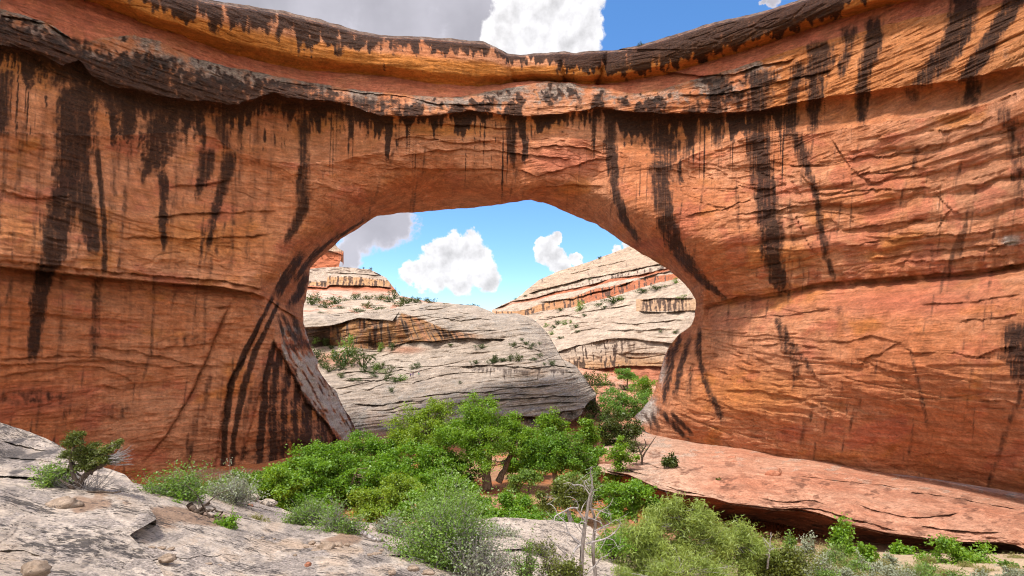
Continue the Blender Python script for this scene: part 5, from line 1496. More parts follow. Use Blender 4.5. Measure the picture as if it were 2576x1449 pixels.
tree('box_elder_tree', 'low spreading green tree hugging the foot of the left pier', 'tree', 72,
     [[(745, 1285), (750, 1245), (755, 1215)]],
     [(700, 1225, 44, 24), (750, 1195, 44, 30), (795, 1185, 38, 34), (760, 1235, 54, 30), (820, 1240, 44, 30), (665, 1240, 26, 16)], None, 0.33, 11000, L_OAK, B_DARK, trad=0.24, clump=0.95, branches=34)
tree('box_elder_tree', 'taller green tree hiding the foot of the striped alcove', 'tree', 80,
     [[(800, 1280), (802, 1230), (806, 1180)]],
     [(800, 1145, 40, 30), (760, 1165, 38, 28), (845, 1165, 44, 32), (800, 1215, 54, 30), (870, 1215, 40, 28), (735, 1205, 34, 24)], None, 0.31, 15000, L_OAK, B_DARK, trad=0.24, clump=1.0, branches=34)
tree('box_elder_tree', 'leafy green tree at the far left of the tree line', 'tree', 66,
     [[(690, 1315), (692, 1270), (694, 1235)]],
     [(690, 1205, 38, 26), (655, 1225, 34, 22), (725, 1220, 38, 26), (690, 1265, 50, 24), (640, 1265, 22, 14)], None, 0.31, 9000, L_COTTON, B_DARK, trad=0.2, clump=0.9, branches=26)
tree('box_elder_tree', 'yellow green bushy tree in front of the left group of trees', 'tree', 62,
     [[(985, 1310), (985, 1275), (990, 1245)]],
     [(990, 1225, 40, 30), (950, 1260, 42, 30), (1020, 1250, 42, 32), (985, 1285, 56, 26), (920, 1290, 34, 22)], None, 0.25, 12500, L_COTTON3, B_DARK, trad=0.2, clump=0.85, branches=30)
tree('cottonwood_tree', 'rounded green cottonwood right of the tallest tree above a red sandy bank', 'tree', 82,
     [[(1398, 1215), (1396, 1185), (1404, 1160), (1410, 1130)], [(1396, 1195), (1384, 1170), (1375, 1150)]],
     [(1350, 1130, 40, 32), (1400, 1115, 46, 36), (1440, 1140, 42, 36), (1390, 1160, 56, 34, -2), (1345, 1170, 34, 26), (1460, 1165, 34, 28)], None, 0.31, 15500, L_COTTON2, B_BROWN, trad=0.4, clump=1.05, branches=40)
tree('cottonwood_tree', 'small bright tree standing before the dark cave below the grey dome', 'tree', 108,
     [[(1392, 1145), (1392, 1100), (1394, 1065)]], [(1392, 1058, 22, 26), (1372, 1075, 22, 22), (1410, 1080, 22, 24), (1390, 1100, 32, 24)], None, 0.40, 4500, L_COTTON, B_DARK, trad=0.24, clump=1.0, branches=18)
tree('cottonwood_tree', 'slender upright green cottonwood beside the dark juniper', 'tree', 92,
     [[(1484, 1180), (1482, 1140), (1480, 1095), (1478, 1070)]], [(1478, 1072, 18, 20), (1474, 1095, 26, 22), (1488, 1115, 26, 24), (1470, 1125, 24, 22), (1494, 1140, 20, 18)], None, 0.32, 5200, L_COTTON, B_DARK, trad=0.17, clump=0.8, branches=24)
tree('juniper_tree', 'dark olive juniper standing against the right pier', 'tree', 98,
     [[(1556, 1145), (1554, 1120), (1552, 1085)]], [(1548, 1068, 34, 26), (1528, 1090, 28, 24), (1575, 1085, 30, 26), (1552, 1112, 42, 26), (1598, 1075, 14, 18)], None, 0.33, 7500, L_JUNI, B_DARK, trad=0.3, clump=0.95, branches=26)
tree('cottonwood_sapling', 'young cottonwood sapling in front of the end of the pink bench', 'tree', 76,
     [[(1560, 1216), (1560, 1180), (1562, 1140), (1563, 1118)]], [(1563, 1128, 18, 20), (1545, 1145, 16, 14), (1578, 1148, 20, 16), (1562, 1168, 16, 14), (1556, 1192, 20, 14), (1575, 1200, 14, 10), (1540, 1205, 14, 10)], None, 0.28, 3800, L_COTTON, B_DARK, trad=0.10, clump=0.65, branches=22)
tree('bare_tree', 'small grey half bare tree on the end of the pink bench', 'tree', 80,
     [[(1614, 1172), (1616, 1150), (1608, 1130), (1600, 1112)], [(1616, 1150), (1628, 1130), (1640, 1112), (1650, 1098)], [(1612, 1140), (1625, 1120), (1622, 1104)]], [(1600, 1118, 20, 14), (1590, 1132, 16, 10)], None, 0.22, 900, L_JUNI, B_DARK, trad=0.16, clump=0.7, branches=34)
tree('cottonwood_tree', 'pale green round topped cottonwood far up the canyon', 'tree', 205,
     [[(1578, 985), (1578, 962), (1580, 945)]], [(1576, 940, 24, 13), (1560, 946, 14, 8), (1594, 946, 14, 8)], None, 0.5, 2600, L_PALE, B_BROWN, trad=0.3, clump=1.2, branches=14)
tree('cottonwood_tree', 'far bright cottonwood touching the edge of the right pier', 'tree', 180,
     [[(1618, 1010), (1618, 985), (1615, 965)]], [(1615, 958, 17, 14), (1632, 968, 14, 14), (1605, 975, 18, 14), (1625, 985, 22, 16)], None, 0.45, 3400, L_COTTON, B_DARK, trad=0.3, clump=1.2, branches=14)
tree('cottonwood_tree', 'wide light green cottonwood in the side canyon behind the juniper', 'tree', 160,
     [[(1560, 1070), (1562, 1035), (1565, 1005)]], [(1545, 1000, 36, 22), (1585, 995, 36, 20), (1615, 1005, 28, 22), (1530, 1025, 38, 24), (1580, 1025, 48, 26), (1615, 1035, 30, 22), (1545, 1050, 40, 22)], None, 0.45, 8500, L_PALE, B_DARK, trad=0.45, clump=1.35, branches=26)
tree('cottonwood_tree', 'bright green low tree on the bank behind the dead tree', 'tree', 58,
     [[(1600, 1305), (1600, 1280), (1598, 1255)]], [(1540, 1250, 36, 22), (1590, 1235, 38, 22), (1630, 1245, 34, 24), (1580, 1275, 50, 24), (1640, 1275, 24, 20), (1530, 1282, 28, 18)], None, 0.27, 8200, L_OAK, B_DARK, trad=0.16, clump=0.8, branches=28)
tree('scrub_oak', 'low green scrub oak thicket below the red sand patch', 'shrub', 56,
     [[(1290, 1325), (1290, 1300), (1292, 1275)]], [(1225, 1275, 36, 22), (1270, 1260, 36, 22), (1320, 1268, 36, 24), (1360, 1285, 30, 20), (1280, 1292, 60, 18)], None, 0.26, 8000, L_OAK, B_DARK, trad=0.12, clump=0.75, branches=24)
tree('scrub_oak', 'dense dark green undergrowth below the two big cottonwoods', 'shrub', 72,
     [[(1150, 1260), (1150, 1240), (1152, 1215)]], [(1080, 1205, 46, 22), (1140, 1215, 44, 22), (1180, 1235, 44, 18), (1090, 1238, 50, 20), (1040, 1215, 34, 20)], None, 0.33, 6500, L_OAK, B_DARK, trad=0.12, clump=0.9, branches=14)
tree('scrub_oak', 'olive green bushes under the right hand cottonwood', 'shrub', 74,
     [[(1330, 1235), (1330, 1220), (1332, 1205)]], [(1300, 1200, 22, 14), (1345, 1205, 26, 16), (1290, 1228, 20, 10), (1430, 1222, 24, 12)], None, 0.30, 3000, L_SCRUB, B_DARK, trad=0.1, clump=0.75, branches=8)
for label, Y, x, y, lob in [
        ('green thicket filling the gap between the left trees', 78, 1000, 1262, [(1000, 1190, 46, 26), (960, 1170, 40, 24), (1030, 1230, 46, 24)]),
        ('grey green thicket on the floor directly below the paired black stripes', 79, 590, 1250, [(560, 1228, 46, 20), (610, 1222, 46, 22), (650, 1215, 40, 22), (530, 1240, 34, 18)]),
        ('bright green thicket at the left end of the tree line', 68, 690, 1300, [(690, 1262, 46, 22), (740, 1275, 50, 20), (800, 1282, 46, 20), (650, 1255, 24, 14)]),
        ('low green thicket behind the bottom centre shrubs', 58, 1080, 1320, [(1060, 1275, 46, 24), (1110, 1265, 46, 24), (1150, 1285, 46, 22), (1030, 1295, 40, 18)]),
        ('pale green thicket right of the sand patch', 66, 1470, 1275, [(1440, 1225, 40, 22), (1480, 1210, 36, 22), (1500, 1240, 36, 22), (1460, 1255, 40, 20)]),
        ('green thicket under the slender upright cottonwood', 88, 1500, 1195, [(1470, 1170, 28, 18), (1510, 1160, 28, 18), (1495, 1185, 34, 16), (1540, 1190, 28, 14)]),
        ('shaded green thicket between the two tallest cottonwoods', 86, 1150, 1220, [(1120, 1170, 44, 34), (1160, 1185, 40, 28), (1080, 1180, 40, 26)]),
        ('green thicket behind the rounded cottonwood', 92, 1330, 1190, [(1330, 1150, 36, 24), (1300, 1170, 30, 20), (1360, 1110, 26, 20)]),
        ('shady green thicket at the foot of the broad rounded cottonwood', 80, 1060, 1250, [(1060, 1160, 50, 30), (1010, 1200, 50, 26), (1110, 1200, 46, 30)]),
        ('green thicket on the near bank below the scrub oak', 46, 1250, 1340, [(1200, 1300, 40, 18), (1260, 1305, 46, 16), (1330, 1305, 44, 16), (1400, 1310, 40, 18)])]:
    lob = [(a, b, 1.25 * rx, 1.25 * ry) for a, b, rx, ry in lob]
    tree('scrub_oak', label, 'shrub', Y, [[(x, y), (x, y - 20), (x + 2, y - 40)]], lob, None, 0.36 * Y / 80, 2400 * len(lob), L_OAK if Y not in (66, 79) else L_SCRUB, B_DARK, trad=0.09, clump=0.9 * Y / 75, branches=12)
tree('pinyon_tree', 'olive pinyon partly hidden behind the bleached dead tree', 'tree', 30,
     [[(1440, 1345), (1434, 1310), (1426, 1275), (1420, 1240)]], [(1420, 1225, 30, 18), (1455, 1235, 34, 20), (1400, 1250, 32, 16), (1440, 1265, 40, 20), (1390, 1270, 20, 12)], None, 0.13, 5200, L_OLIVE, B_GREY, trad=0.11, clump=0.42, branches=70)

# --- small bushes scattered over the background terraces
def bush_proto(k, mat, lsz):
    r = np.random.default_rng(100 + k)
    fb = MB()
    cs = r.normal(size=(16, 3)) * np.array([0.30, 0.26, 0.20]) + np.array([0, 0, 0.42])
    for c in cs:
        fb.leaves(c + rng.normal(size=(26, 3)) * np.array([0.13, 0.13, 0.10]), lsz, 0.7, 0.4)
    for c in cs[:8]:
        fb.tube(np.array([[0, 0, -0.1], c * 0.5, c]), [0.04, 0.015], 4)
    return make_mesh('foliage', np.concatenate(fb.v), np.concatenate(fb.q), False), mat


BUSH = [bush_proto(k, m, s) for k, (m, s) in enumerate([(L_DISTANT, 0.11), (L_JUNI, 0.11), (L_DISTANT, 0.12), (L_SCRUB, 0.11)])]
for me, mt in BUSH: me.materials.append(mt)


def scatter(name, label, group, spots, depth, kinds):
    for k, sp in enumerate(spots):
        dx, dy, w, h = sp[:4]
        Y = float(depth(dx, dy)) - 0.25
        me = BUSH[kinds[k % len(kinds)]][0]
        o = bpy.data.objects.new(name, me)
        COL.objects.link(o)
        p = px(dx, dy + 1.0, Y)
        o.location = p
        s = Y / F
        o.scale = (w * s * 0.95, w * s * 0.95, h * s * 1.15)
        o.rotation_euler = (0, 0, rng.uniform(0, 6.28))
        tag(o, label, 'bush', group)


scatter('juniper_bush', 'small dark bush on the bare slope of the grey slickrock dome', 'bushes on the grey dome',
        [(1238, 914, 22, 14), (1246, 912, 10, 20), (1196, 914, 18, 10), (1265, 907, 16, 9), (1134, 870, 14, 7), (1211, 876, 22, 12), (1157, 964, 8, 8), (1290, 872, 18, 12), (1322, 867, 14, 10), (1341, 870, 14, 9), (1358, 867, 10, 8), (1336, 876, 8, 8), (1285, 908, 20, 18), (1306, 908, 20, 18),
         (1264, 908, 14, 8), (1245, 912, 14, 20), (1358, 897, 12, 10), (1387, 918, 16, 14), (1343, 906, 18, 8), (1370, 918, 9, 7), (1314, 855, 10, 6), (1048, 926, 24, 16), (1036, 929, 10, 6), (986, 985, 13, 13)], on_surface('hill2.0'), [0, 1, 2])
scatter('desert_bush', 'green desert bush below the streaked alcove left of the dome', 'bushes below the alcove',
        [(878, 890, 40, 45), (913, 922, 45, 40), (863, 918, 60, 40), (796, 910, 36, 36), (792, 862, 20, 16), (817, 870, 30, 25), (832, 876, 20, 10), (986, 880, 18, 22), (957, 882, 20, 20), (828, 935, 28, 20), (861, 929, 24, 18), (917, 938, 16, 24), (948, 928, 35, 15), (961, 926, 18, 16),
         (938, 940, 22, 12), (942, 948, 20, 8), (967, 939, 20, 12), (984, 934, 16, 16), (980, 944, 16, 9), (996, 960, 36, 14), (1011, 956, 30, 14), (857, 950, 18, 14), (888, 957, 30, 8), (973, 958, 14, 18), (840, 900, 24, 20), (815, 925, 26, 18)], on_surface('hill2.0'), [3, 1, 2, 0])
scatter('terrace_bush', 'dark bush on the cream terrace below the butte', 'bushes on the terrace below the butte',
        [(783, 767, 37, 27), (800, 758, 15, 12), (844, 764, 30, 20), (821, 775, 28, 18), (896, 754, 25, 18), (925, 754, 20, 13), (955, 755, 25, 14), (977, 760, 30, 18), (992, 752, 18, 28), (923, 776, 20, 18), (900, 785, 28, 12), (957, 781, 28, 12), (1007, 771, 28, 14), (1025, 765, 40, 18), (1048, 762, 20, 18),
         (1080, 763, 28, 14), (1119, 766, 14, 5), (1186, 771, 25, 7), (807, 788, 12, 5), (855, 776, 20, 8), (915, 784, 8, 6), (870, 757, 16, 8), (1010, 758, 14, 14)], on_surface('hill3.0'), [1, 0, 2])
scatter('cliff_bush', 'small bush on a ledge of the cream terraced cliff', 'bushes on the terraced cliff',
        [(1458, 780, 28, 24), (1507, 770, 20, 10), (1545, 762, 36, 18), (1562, 754, 22, 10), (1615, 737, 28, 14), (1653, 728, 40, 12), (1700, 711, 14, 14), (1484, 704, 12, 5), (1411, 781, 18, 8), (1723, 751, 28, 10), (1521, 777, 14, 10), (1404, 816, 14, 12), (1421, 816, 18, 12), (1393, 826, 14, 10), (1449, 824, 20, 10),
         (1388, 840, 18, 8), (1453, 836, 14, 8), (1409, 852, 14, 8), (1374, 822, 14, 10), (1700, 838, 16, 9), (1662, 835, 8, 7), (1297, 752, 8, 4), (1322, 745, 10, 5), (1508, 650, 10, 6), (1436, 812, 10, 8), (1470, 795, 12, 8)], on_surface('cliff6.0'), [3, 0, 2])
scatter('canyon_bush', 'olive bush on the rubbly slope up the side canyon', 'bushes in the side canyon',
        [(1474, 968, 28, 34), (1491, 970, 30, 34), (1520, 968, 34, 30), (1503, 975, 20, 16), (1537, 970, 16, 12), (1499, 992, 16, 20), (1516, 996, 14, 12), (1533, 992, 18, 18), (1556, 992, 20, 14), (1486, 1030, 20, 30), (1491, 1052, 30, 40), (1512, 1010, 16, 14), (1568, 980, 30, 16), (1505, 1035, 24, 24), (1480, 1065, 24, 24), (1525, 1060, 26, 22)], on_surface('slope7.0'), [0, 1, 3])
scatter('butte_bush', 'tiny dark bush on top of the striped butte', 'bushes on top of the butte', [(915, 676, 5, 5), (933, 678, 6, 6)], lambda x, y: 550.0, [1])
scatter('rim_bush', 'tiny bush growing on the rim of the bridge against the sky', None, [(1612, 116, 12, 9)], lambda x, y: 113.0, [1])

# --- near shrubs
def shrub(name, label, Y, dx, dy, w, h, leafmat, twigmat, nleaf, lsz, ntwig=90, leaf_part=0.5, group=None, cat='shrub', up=0.4, bare=0.0, spread=1.0, aspect=0.45, trad=0.012, lean=0.0, clumpy=0.10, snap=False):
    """many-stemmed bush: w, h in survey units, base centre at dx, dy"""
    s = Y / F
    if snap:
        gz = float(floor_z((dx - CX) / F * Y, Y)) - 0.05
        gy = H0 - gz * F / Y
        h += gy - dy
        dy = gy
    base = px(dx, dy, Y)
    root = tag(empty(name, base), label, cat, group)
    W, H = w * s, h * s
    tb, fb = MB(), MB()
    tips, dirs = [], []
    for k in range(ntwig):
        a = rng.uniform(0, 2 * np.pi)
        rr = rng.uniform(0, 1) ** 0.6 * (0.62 + 0.75 * abs(float(perlin(a * 0.9 + dx, 0.37 * dy))) + 0.25 * rng.uniform())
        hz = H * (0.78 + 0.5 * float(perlin(a * 0.8 + dy, 0.21 * dx))) * rng.uniform(0.40, 1.08) * math.sqrt(max(0.08, 1 - 0.7 * rr * rr))
        e = base + np.array([math.cos(a) * rr * W / 2 + lean * hz, math.sin(a) * rr * W / 2 * 0.8, hz])
        b0 = base + np.array([math.cos(a), math.sin(a), 0]) * rr * W * 0.10
        b0[2] -= 0.05
        P = bez(b0, e, 7, 0.10, 0.10)
        tb.tube(P, [trad, trad * 0.6, trad * 0.25], 4)
        for j in range(3):
            q = P[rng.integers(3, 7)]
            f = q + (e - b0) * rng.uniform(0.08, 0.28) + rng.normal(size=3) * 0.09 * max(W, H) * np.array([1, 1, .7])
            tb.tube(np.array([q, (q + f) / 2 + rng.normal(size=3) * 0.01 * W, f]), [trad * 0.4, trad * 0.16], 3)
            if rng.uniform() > bare:
                tips.append(f)
                dirs.append(f - q)
        if rng.uniform() > bare:
            tips.append(e)
            dirs.append(e - P[-2])
    tips, dirs = np.array(tips), np.array(dirs)
    dirs /= np.linalg.norm(dirs, axis=1)[:, None] + 1e-9
    i = rng.integers(0, len(tips), nleaf)
    back = rng.uniform(0, 1, nleaf)[:, None] * 0.22 * H
    C = tips[i] - dirs[i] * back + rng.normal(size=(nleaf, 3)) * clumpy * min(W, H) * np.array([1, 1, .8])
    fb.leaves(C, lsz * (1.35 if aspect > 0.3 else 1.0), min(0.7, aspect * 1.25), up, dirs[i], 0.8)
    tb.build('stems', twigmat, root, True)
    fb.build('foliage', leafmat, root)
    return root


shrub('bitterbrush_shrub', 'grey green shrub with bright green leaves over the rock hollow left of centre', 14.5, 425, 1285, 190, 112, L_SCRUB, B_GREY, 9000, 0.045, 130)
shrub('bitterbrush_shrub', 'bright green leafy spray hanging below the grey green shrub', 13.6, 440, 1325, 70, 62, L_OAK, B_DARK, 1500, 0.05, 24)
shrub('grey_shrub', 'pale grey twiggy shrub against the foot of the left pier', 17.5, 575, 1275, 160, 80, L_SAGE, B_GREY, 3800, 0.05, 130, bare=0.3)
shrub('blackbrush_shrub', 'grey green shrub on the ledge nearest the left trees', 16.8, 770, 1330, 125, 72, L_SCRUB, B_GREY, 3600, 0.045, 120, bare=0.35)
shrub('blackbrush_shrub', 'grey twiggy shrub on the sandy edge of the ledge beside the fallen log', 15.4, 855, 1356, 135, 100, L_SCRUB, B_GREY, 3300, 0.045, 150, bare=0.45)
shrub('small_shrub', 'little low green shrub beside the twisted dead trunk', 12.4, 570, 1342, 72, 48, L_OAK, B_DARK, 1400, 0.04, 36, spread=1.3)
shrub('grass_tuft', 'dry yellow green grass tuft on the pale rock ledge', 15.5, 645, 1322, 60, 28, L_GRASS, L_GRASS, 700, 0.10, 50, cat='grass tuft', aspect=0.12, up=0.0)
shrub('serviceberry_shrub', 'tall green shrub with small leaves in the bottom centre', 13.5, 1105, 1452, 250, 225, L_SCRUB, B_GREY, 12500, 0.05, 150)
shrub('serviceberry_shrub', 'yellow green branches rising behind the bottom centre shrub', 15.5, 1130, 1340, 170, 125, L_SCRUB, B_GREY, 6500, 0.05, 80)
shrub('grey_shrub', 'tangled grey brush between the green shrub and the white slab', 13.0, 1205, 1470, 200, 170, L_SAGE, B_GREY, 2600, 0.045, 190, bare=0.6)
shrub('grey_shrub', 'grey sage at the left of the bottom centre shrub', 17.0, 985, 1350, 90, 62, L_SAGE, B_GREY, 1800, 0.05, 80, bare=0.4)
shrub('thin_shrub', 'thin upright green shrub before the white slab', 12.5, 1325, 1470, 75, 110, L_SCRUB, B_DARK, 900, 0.04, 46)
shrub('thin_shrub', 'sparse dark stemmed shrub to the left of the dead tree', 12.8, 1385, 1470, 70, 95, L_OLIVE, B_DARK, 700, 0.04, 40)
shrub('low_shrub', 'low grey bush on top of the white slab', 20.0, 1250, 1360, 110, 42, L_SAGE, B_GREY, 1300, 0.05, 80, bare=0.5)
shrub('low_shrub', 'small olive bush on the white slab beside the dead tree', 18.0, 1360, 1398, 80, 40, L_OLIVE, B_GREY, 900, 0.05, 46, bare=0.4)
shrub('buffaloberry_shrub', 'dark green low bush below the dead tree', 12.2, 1425, 1475, 110, 70, L_OLIVE, B_DARK, 1700, 0.045, 40)
shrub('buffaloberry_shrub', 'green bush behind the foot of the dead tree', 15.5, 1540, 1400, 90, 75, L_OAK, B_DARK, 1800, 0.05, 40)
# bottom right slope
PIN = dict(leaf=None, lsize=0.20, mat=L_PINYON, bark=B_GREY, trad=0.10, clump=0.44, branches=90, aspect=0.15, up=0.1, flat=0.9)
tree('pinyon_tree', 'pinyon with pale needles between the dead tree and the tallest pinyon', 'tree', 20.0, [[(1610, 1530), (1612, 1460), (1606, 1400), (1600, 1350)]],
     [(1590, 1350, 40, 30), (1640, 1370, 44, 30), (1560, 1390, 44, 28), (1620, 1410, 60, 32), (1560, 1440, 50, 28), (1640, 1450, 50, 30)], nleaf=13000, **PIN)
tree('pinyon_tree', 'tallest yellow green pinyon in front of the pink bench', 'tree', 23.0, [[(1735, 1500), (1730, 1420), (1715, 1350), (1705, 1285)]],
     [(1698, 1280, 38, 26), (1740, 1292, 34, 26), (1668, 1318, 44, 30), (1725, 1330, 56, 34), (1780, 1328, 34, 26), (1655, 1368, 54, 32), (1735, 1385, 66, 34), (1800, 1368, 34, 26), (1690, 1425, 70, 34)], nleaf=19000, **PIN)
tree('pinyon_tree', 'yellow green pinyon right of the tallest one above the muddy stream', 'tree', 25.0, [[(1860, 1500), (1862, 1430), (1856, 1370), (1850, 1330)]],
     [(1845, 1335, 34, 22), (1880, 1350, 36, 24), (1815, 1365, 40, 26), (1860, 1385, 54, 30), (1905, 1385, 36, 24), (1830, 1425, 56, 28), (1890, 1425, 48, 28)], nleaf=14000, **PIN)
tree('pinyon_tree', 'bushy pinyon at the bottom edge beneath the others', 'tree', 17.0, [[(1690, 1560), (1690, 1500), (1700, 1440)]],
     [(1640, 1440, 60, 32), (1720, 1430, 60, 34), (1790, 1440, 56, 32), (1580, 1460, 50, 26), (1840, 1460, 50, 26)], nleaf=13000, **dict(PIN, lsize=0.12, clump=0.30))
shrub('mahogany_shrub', 'olive shrub with dark crooked stems and a white dead fork', 25.0, 1965, 1460, 160, 105, L_OLIVE, B_DARK, 5600, 0.10, 80, snap=True)
shrub('mormon_tea', 'dark green brushy clump on the right bank', 34.0, 2105, 1408, 75, 46, L_SCRUB, B_DARK, 2600, 0.14, 70, aspect=0.14, snap=True)
shrub('mormon_tea', 'dark green brushy clump near the bottom edge on the right bank', 30.0, 2310, 1458, 80, 46, L_SCRUB, B_DARK, 2300, 0.13, 60, aspect=0.14, snap=True)
shrub('cottonwood_sapling', 'upright green cottonwood sapling before the dark undercut', 42.0, 2120, 1400, 58, 82, L_COTTON, B_DARK, 2300, 0.17, 16, cat='tree', aspect=0.7, clumpy=.12, snap=True)
shrub('cottonwood_sapling', 'small green sapling by the red stones', 40.0, 2180, 1420, 52, 48, L_COTTON, B_DARK, 1700, 0.16, 14, cat='tree', aspect=0.7, clumpy=.12, snap=True)
shrub('cottonwood_sapling', 'green sapling at the stream edge left of the big bush', 44.0, 2268, 1420, 58, 56, L_COTTON, B_DARK, 1900, 0.17, 14, cat='tree', aspect=0.7, clumpy=.12, snap=True)
tree('box_elder_tree', 'big bright green bush at the bottom right under the bench', 'tree', 38,
     [[(2430, 1490), (2430, 1450), (2425, 1420)]], [(2400, 1395, 40, 28), (2450, 1410, 44, 30), (2375, 1425, 46, 28), (2490, 1425, 40, 26), (2430, 1450, 80, 30), (2385, 1370, 20, 14), (2340, 1450, 40, 22), (2510, 1450, 34, 20)], None, 0.17, 10500, L_COTTON, B_DARK, trad=0.09, clump=0.5, branches=40)
_sage = [(2400, 1470, 80, 36, 28), (2480, 1475, 80, 36, 28), (2560, 1470, 80, 40, 29), (2330, 1440, 56, 28, 33), (2100, 1405, 50, 24, 38), (2170, 1425, 50, 24, 35), (2540, 1440, 50, 26, 36), (2010, 1400, 60, 34, 34), (2060, 1425, 70, 40, 30), (2150, 1440, 64, 34, 30), (2215, 1435, 60, 30, 33), (2250, 1455, 70, 32, 28), (2080, 1460, 70, 40, 25), (2180, 1470, 80, 34, 25), (2030, 1368, 50, 24, 42), (1985, 1355, 40, 22, 46), (2290, 1475, 80, 40, 25), (2130, 1465, 60, 34, 26), (2340, 1490, 70, 40, 25), (1930, 1395, 50, 30, 32), (2235, 1410, 40, 20, 38), (1960, 1420, 50, 30, 29), (2020, 1452, 56, 36, 27)]
for k, (dx, dy, w, h, Y) in enumerate(_sage):
    shrub('sagebrush', 'grey green sagebrush clump on the grassy right bank', float(Y), dx, dy, w, h, L_SAGE if k % 3 else L_SCRUB, B_GREY, 1300, 0.085 * Y / 30, 40, group='sagebrush on the right bank', bare=0.15, snap=True)
_gr = [(2320, 1432, 60, 22, 34), (2380, 1446, 60, 22, 32), (2480, 1452, 60, 24, 32), (2550, 1446, 60, 24, 34), (2300, 1448, 60, 22, 30), (2160, 1446, 60, 22, 29), (2110, 1452, 60, 22, 27), (2050, 1410, 50, 20, 36), (2220, 1420, 50, 20, 36), (1990, 1440, 60, 24, 27), (1950, 1375, 40, 20, 42), (2340, 1420, 40, 18, 38), (2560, 1420, 60, 22, 40), (2430, 1436, 50, 20, 36), (1900, 1352, 44, 18, 46), (2070, 1385, 40, 18, 40), (2140, 1412, 44, 18, 37), (2110, 1428, 50, 20, 33), (2200, 1455, 50, 18, 29), (1880, 1372, 40, 20, 40), (2010, 1425, 50, 20, 32), (2260, 1440, 40, 16, 33), (1830, 1345, 36, 20, 47), (1850, 1362, 40, 18, 42)]
for dx, dy, w, h, Y in _gr:
    shrub('grass_tuft', 'straw coloured grass tuft on the right bank', float(Y), dx, dy, w, h, L_GRASS, L_GRASS, 500, 0.16 * Y / 30, 40, group='grass tufts on the right bank', cat='grass tuft', aspect=0.12, up=0.0, snap=True)

# small plants on the pink bench
shrub('juniper_bush', 'small dark green juniper on the pale end of the pink bench', 74, 1687, 1175, 34, 34, L_JUNI, B_DARK, 1500, 0.2, 30, cat='bush', aspect=.6)
shrub('juniper_bush', 'little shrub growing in the crack of the pink bench', 68, 1805, 1222, 22, 22, L_OLIVE, B_DARK, 400, 0.18, 20, cat='bush', aspect=.5)

# --- dwarf juniper on the near outcrop
def dwarf_juniper():
    Y = 10.9
    root = tag(empty('dwarf_juniper', px(200, 1236, Y)), 'gnarled dwarf juniper leaning on the near grey rock outcrop', 'tree')
    tb, fb, db = MB(), MB(), MB()
    P = lambda pts: np.array([px(q[0], q[1], Y + (q[2] if len(q) > 2 else 0)) for q in pts])
    tb.tube(P([(196, 1242), (198, 1225), (204, 1208), (220, 1190), (240, 1178), (262, 1166), (280, 1150)]), [0.085, 0.06, 0.042, 0.02], 8)
    tb.tube(P([(200, 1222), (188, 1205, -.1), (180, 1180, -.1), (176, 1150, 0), (186, 1125, 0), (190, 1100, 0), (200, 1085, 0)]), [0.05, 0.034, 0.022, 0.012], 7)
    tb.tube(P([(196, 1232), (180, 1226, -.2), (165, 1215, -.2), (150, 1205, -.2)]), [0.06, 0.03, 0.015], 6)
    tb.tube(P([(200, 1240), (225, 1238, -.3), (255, 1236, -.3), (285, 1240, -.3), (305, 1236, -.3)]), [0.03, 0.02, 0.01], 5)
    blobs = [(186, 1098, 13, 12), (175, 1115, 15, 10), (182, 1138, 20, 9), (205, 1092, 8, 7), (198, 1112, 10, 7), (215, 1130, 20, 9), (238, 1140, 22, 9), (200, 1150, 18, 8), (265, 1133, 18, 8), (285, 1122, 14, 8), (300, 1112, 9, 6), (225, 1158, 22, 9), (255, 1156, 22, 9), (280, 1158, 18, 8), (190, 1175, 14, 8), (215, 1175, 18, 8), (150, 1195, 14, 10), (168, 1190, 14, 10), (245, 1172, 14, 6), (160, 1148, 9, 5), (240, 1118, 12, 6)]
    for dx, dy, rx, ry in blobs:
        c = px(dx, dy, Y + rng.uniform(-.25, .25))
        s = Y / F
        n = int(rx * ry * 4.2)
        C = c + rng.normal(size=(n, 3)) * np.array([rx * s, rx * s, ry * s]) * 0.5
        fb.leaves(C, 0.042, 0.5, 0.3)
        st = px(dx * 0.5 + 0.5 * 215, dy + 22, Y)
        tb.tube(bez(st, c, 6, -0.05, 0.08), [0.022, 0.012, 0.005], 4)
        for _ in range(6):
            tb.tube(np.array([c, c + rng.normal(size=3) * np.array([rx * s, rx * s, ry * s]) * 0.8]), [0.006, 0.003], 3)
    # grey dead twigs to the right and below
    for k in range(60):
        a = P([(268 + rng.uniform(-8, 8), 1160 + rng.uniform(-14, 8))])[0]
        e = px(300 + rng.uniform(-10, 40), 1140 + rng.uniform(-22, 34), Y + rng.uniform(-.3, .3))
        db.tube(bez(a, e, 6, 0.05, 0.08), [0.009, 0.005, 0.002], 3)
    for k in range(150):
        a = P([(190 + rng.uniform(-40, 60), 1234 + rng.uniform(-4, 6))])[0]
        e = a + np.array([rng.normal() * 0.32, rng.normal() * 0.2, rng.uniform(0.05, 0.42)])
        db.tube(bez(a, e, 5, 0.05, 0.1), [0.006, 0.004, 0.002], 3)
    tb.build('trunk', B_DARK, root, True)
    fb.build('crown', L_JUNI2, root)
    db.build('dead_twigs', B_GREY, root, True)


L_JUNI2 = leaf_mat('dwarf_juniper_leaf', (0.055, 0.075, 0.012), (0.16, 0.185, 0.035), 0.25)
dwarf_juniper()
shrub('low_shrub', 'low grey and green shrub beneath the dwarf juniper', 10.8, 130, 1226, 95, 62, L_SCRUB, B_GREY, 1500, 0.035, 90, bare=0.5, trad=0.008)

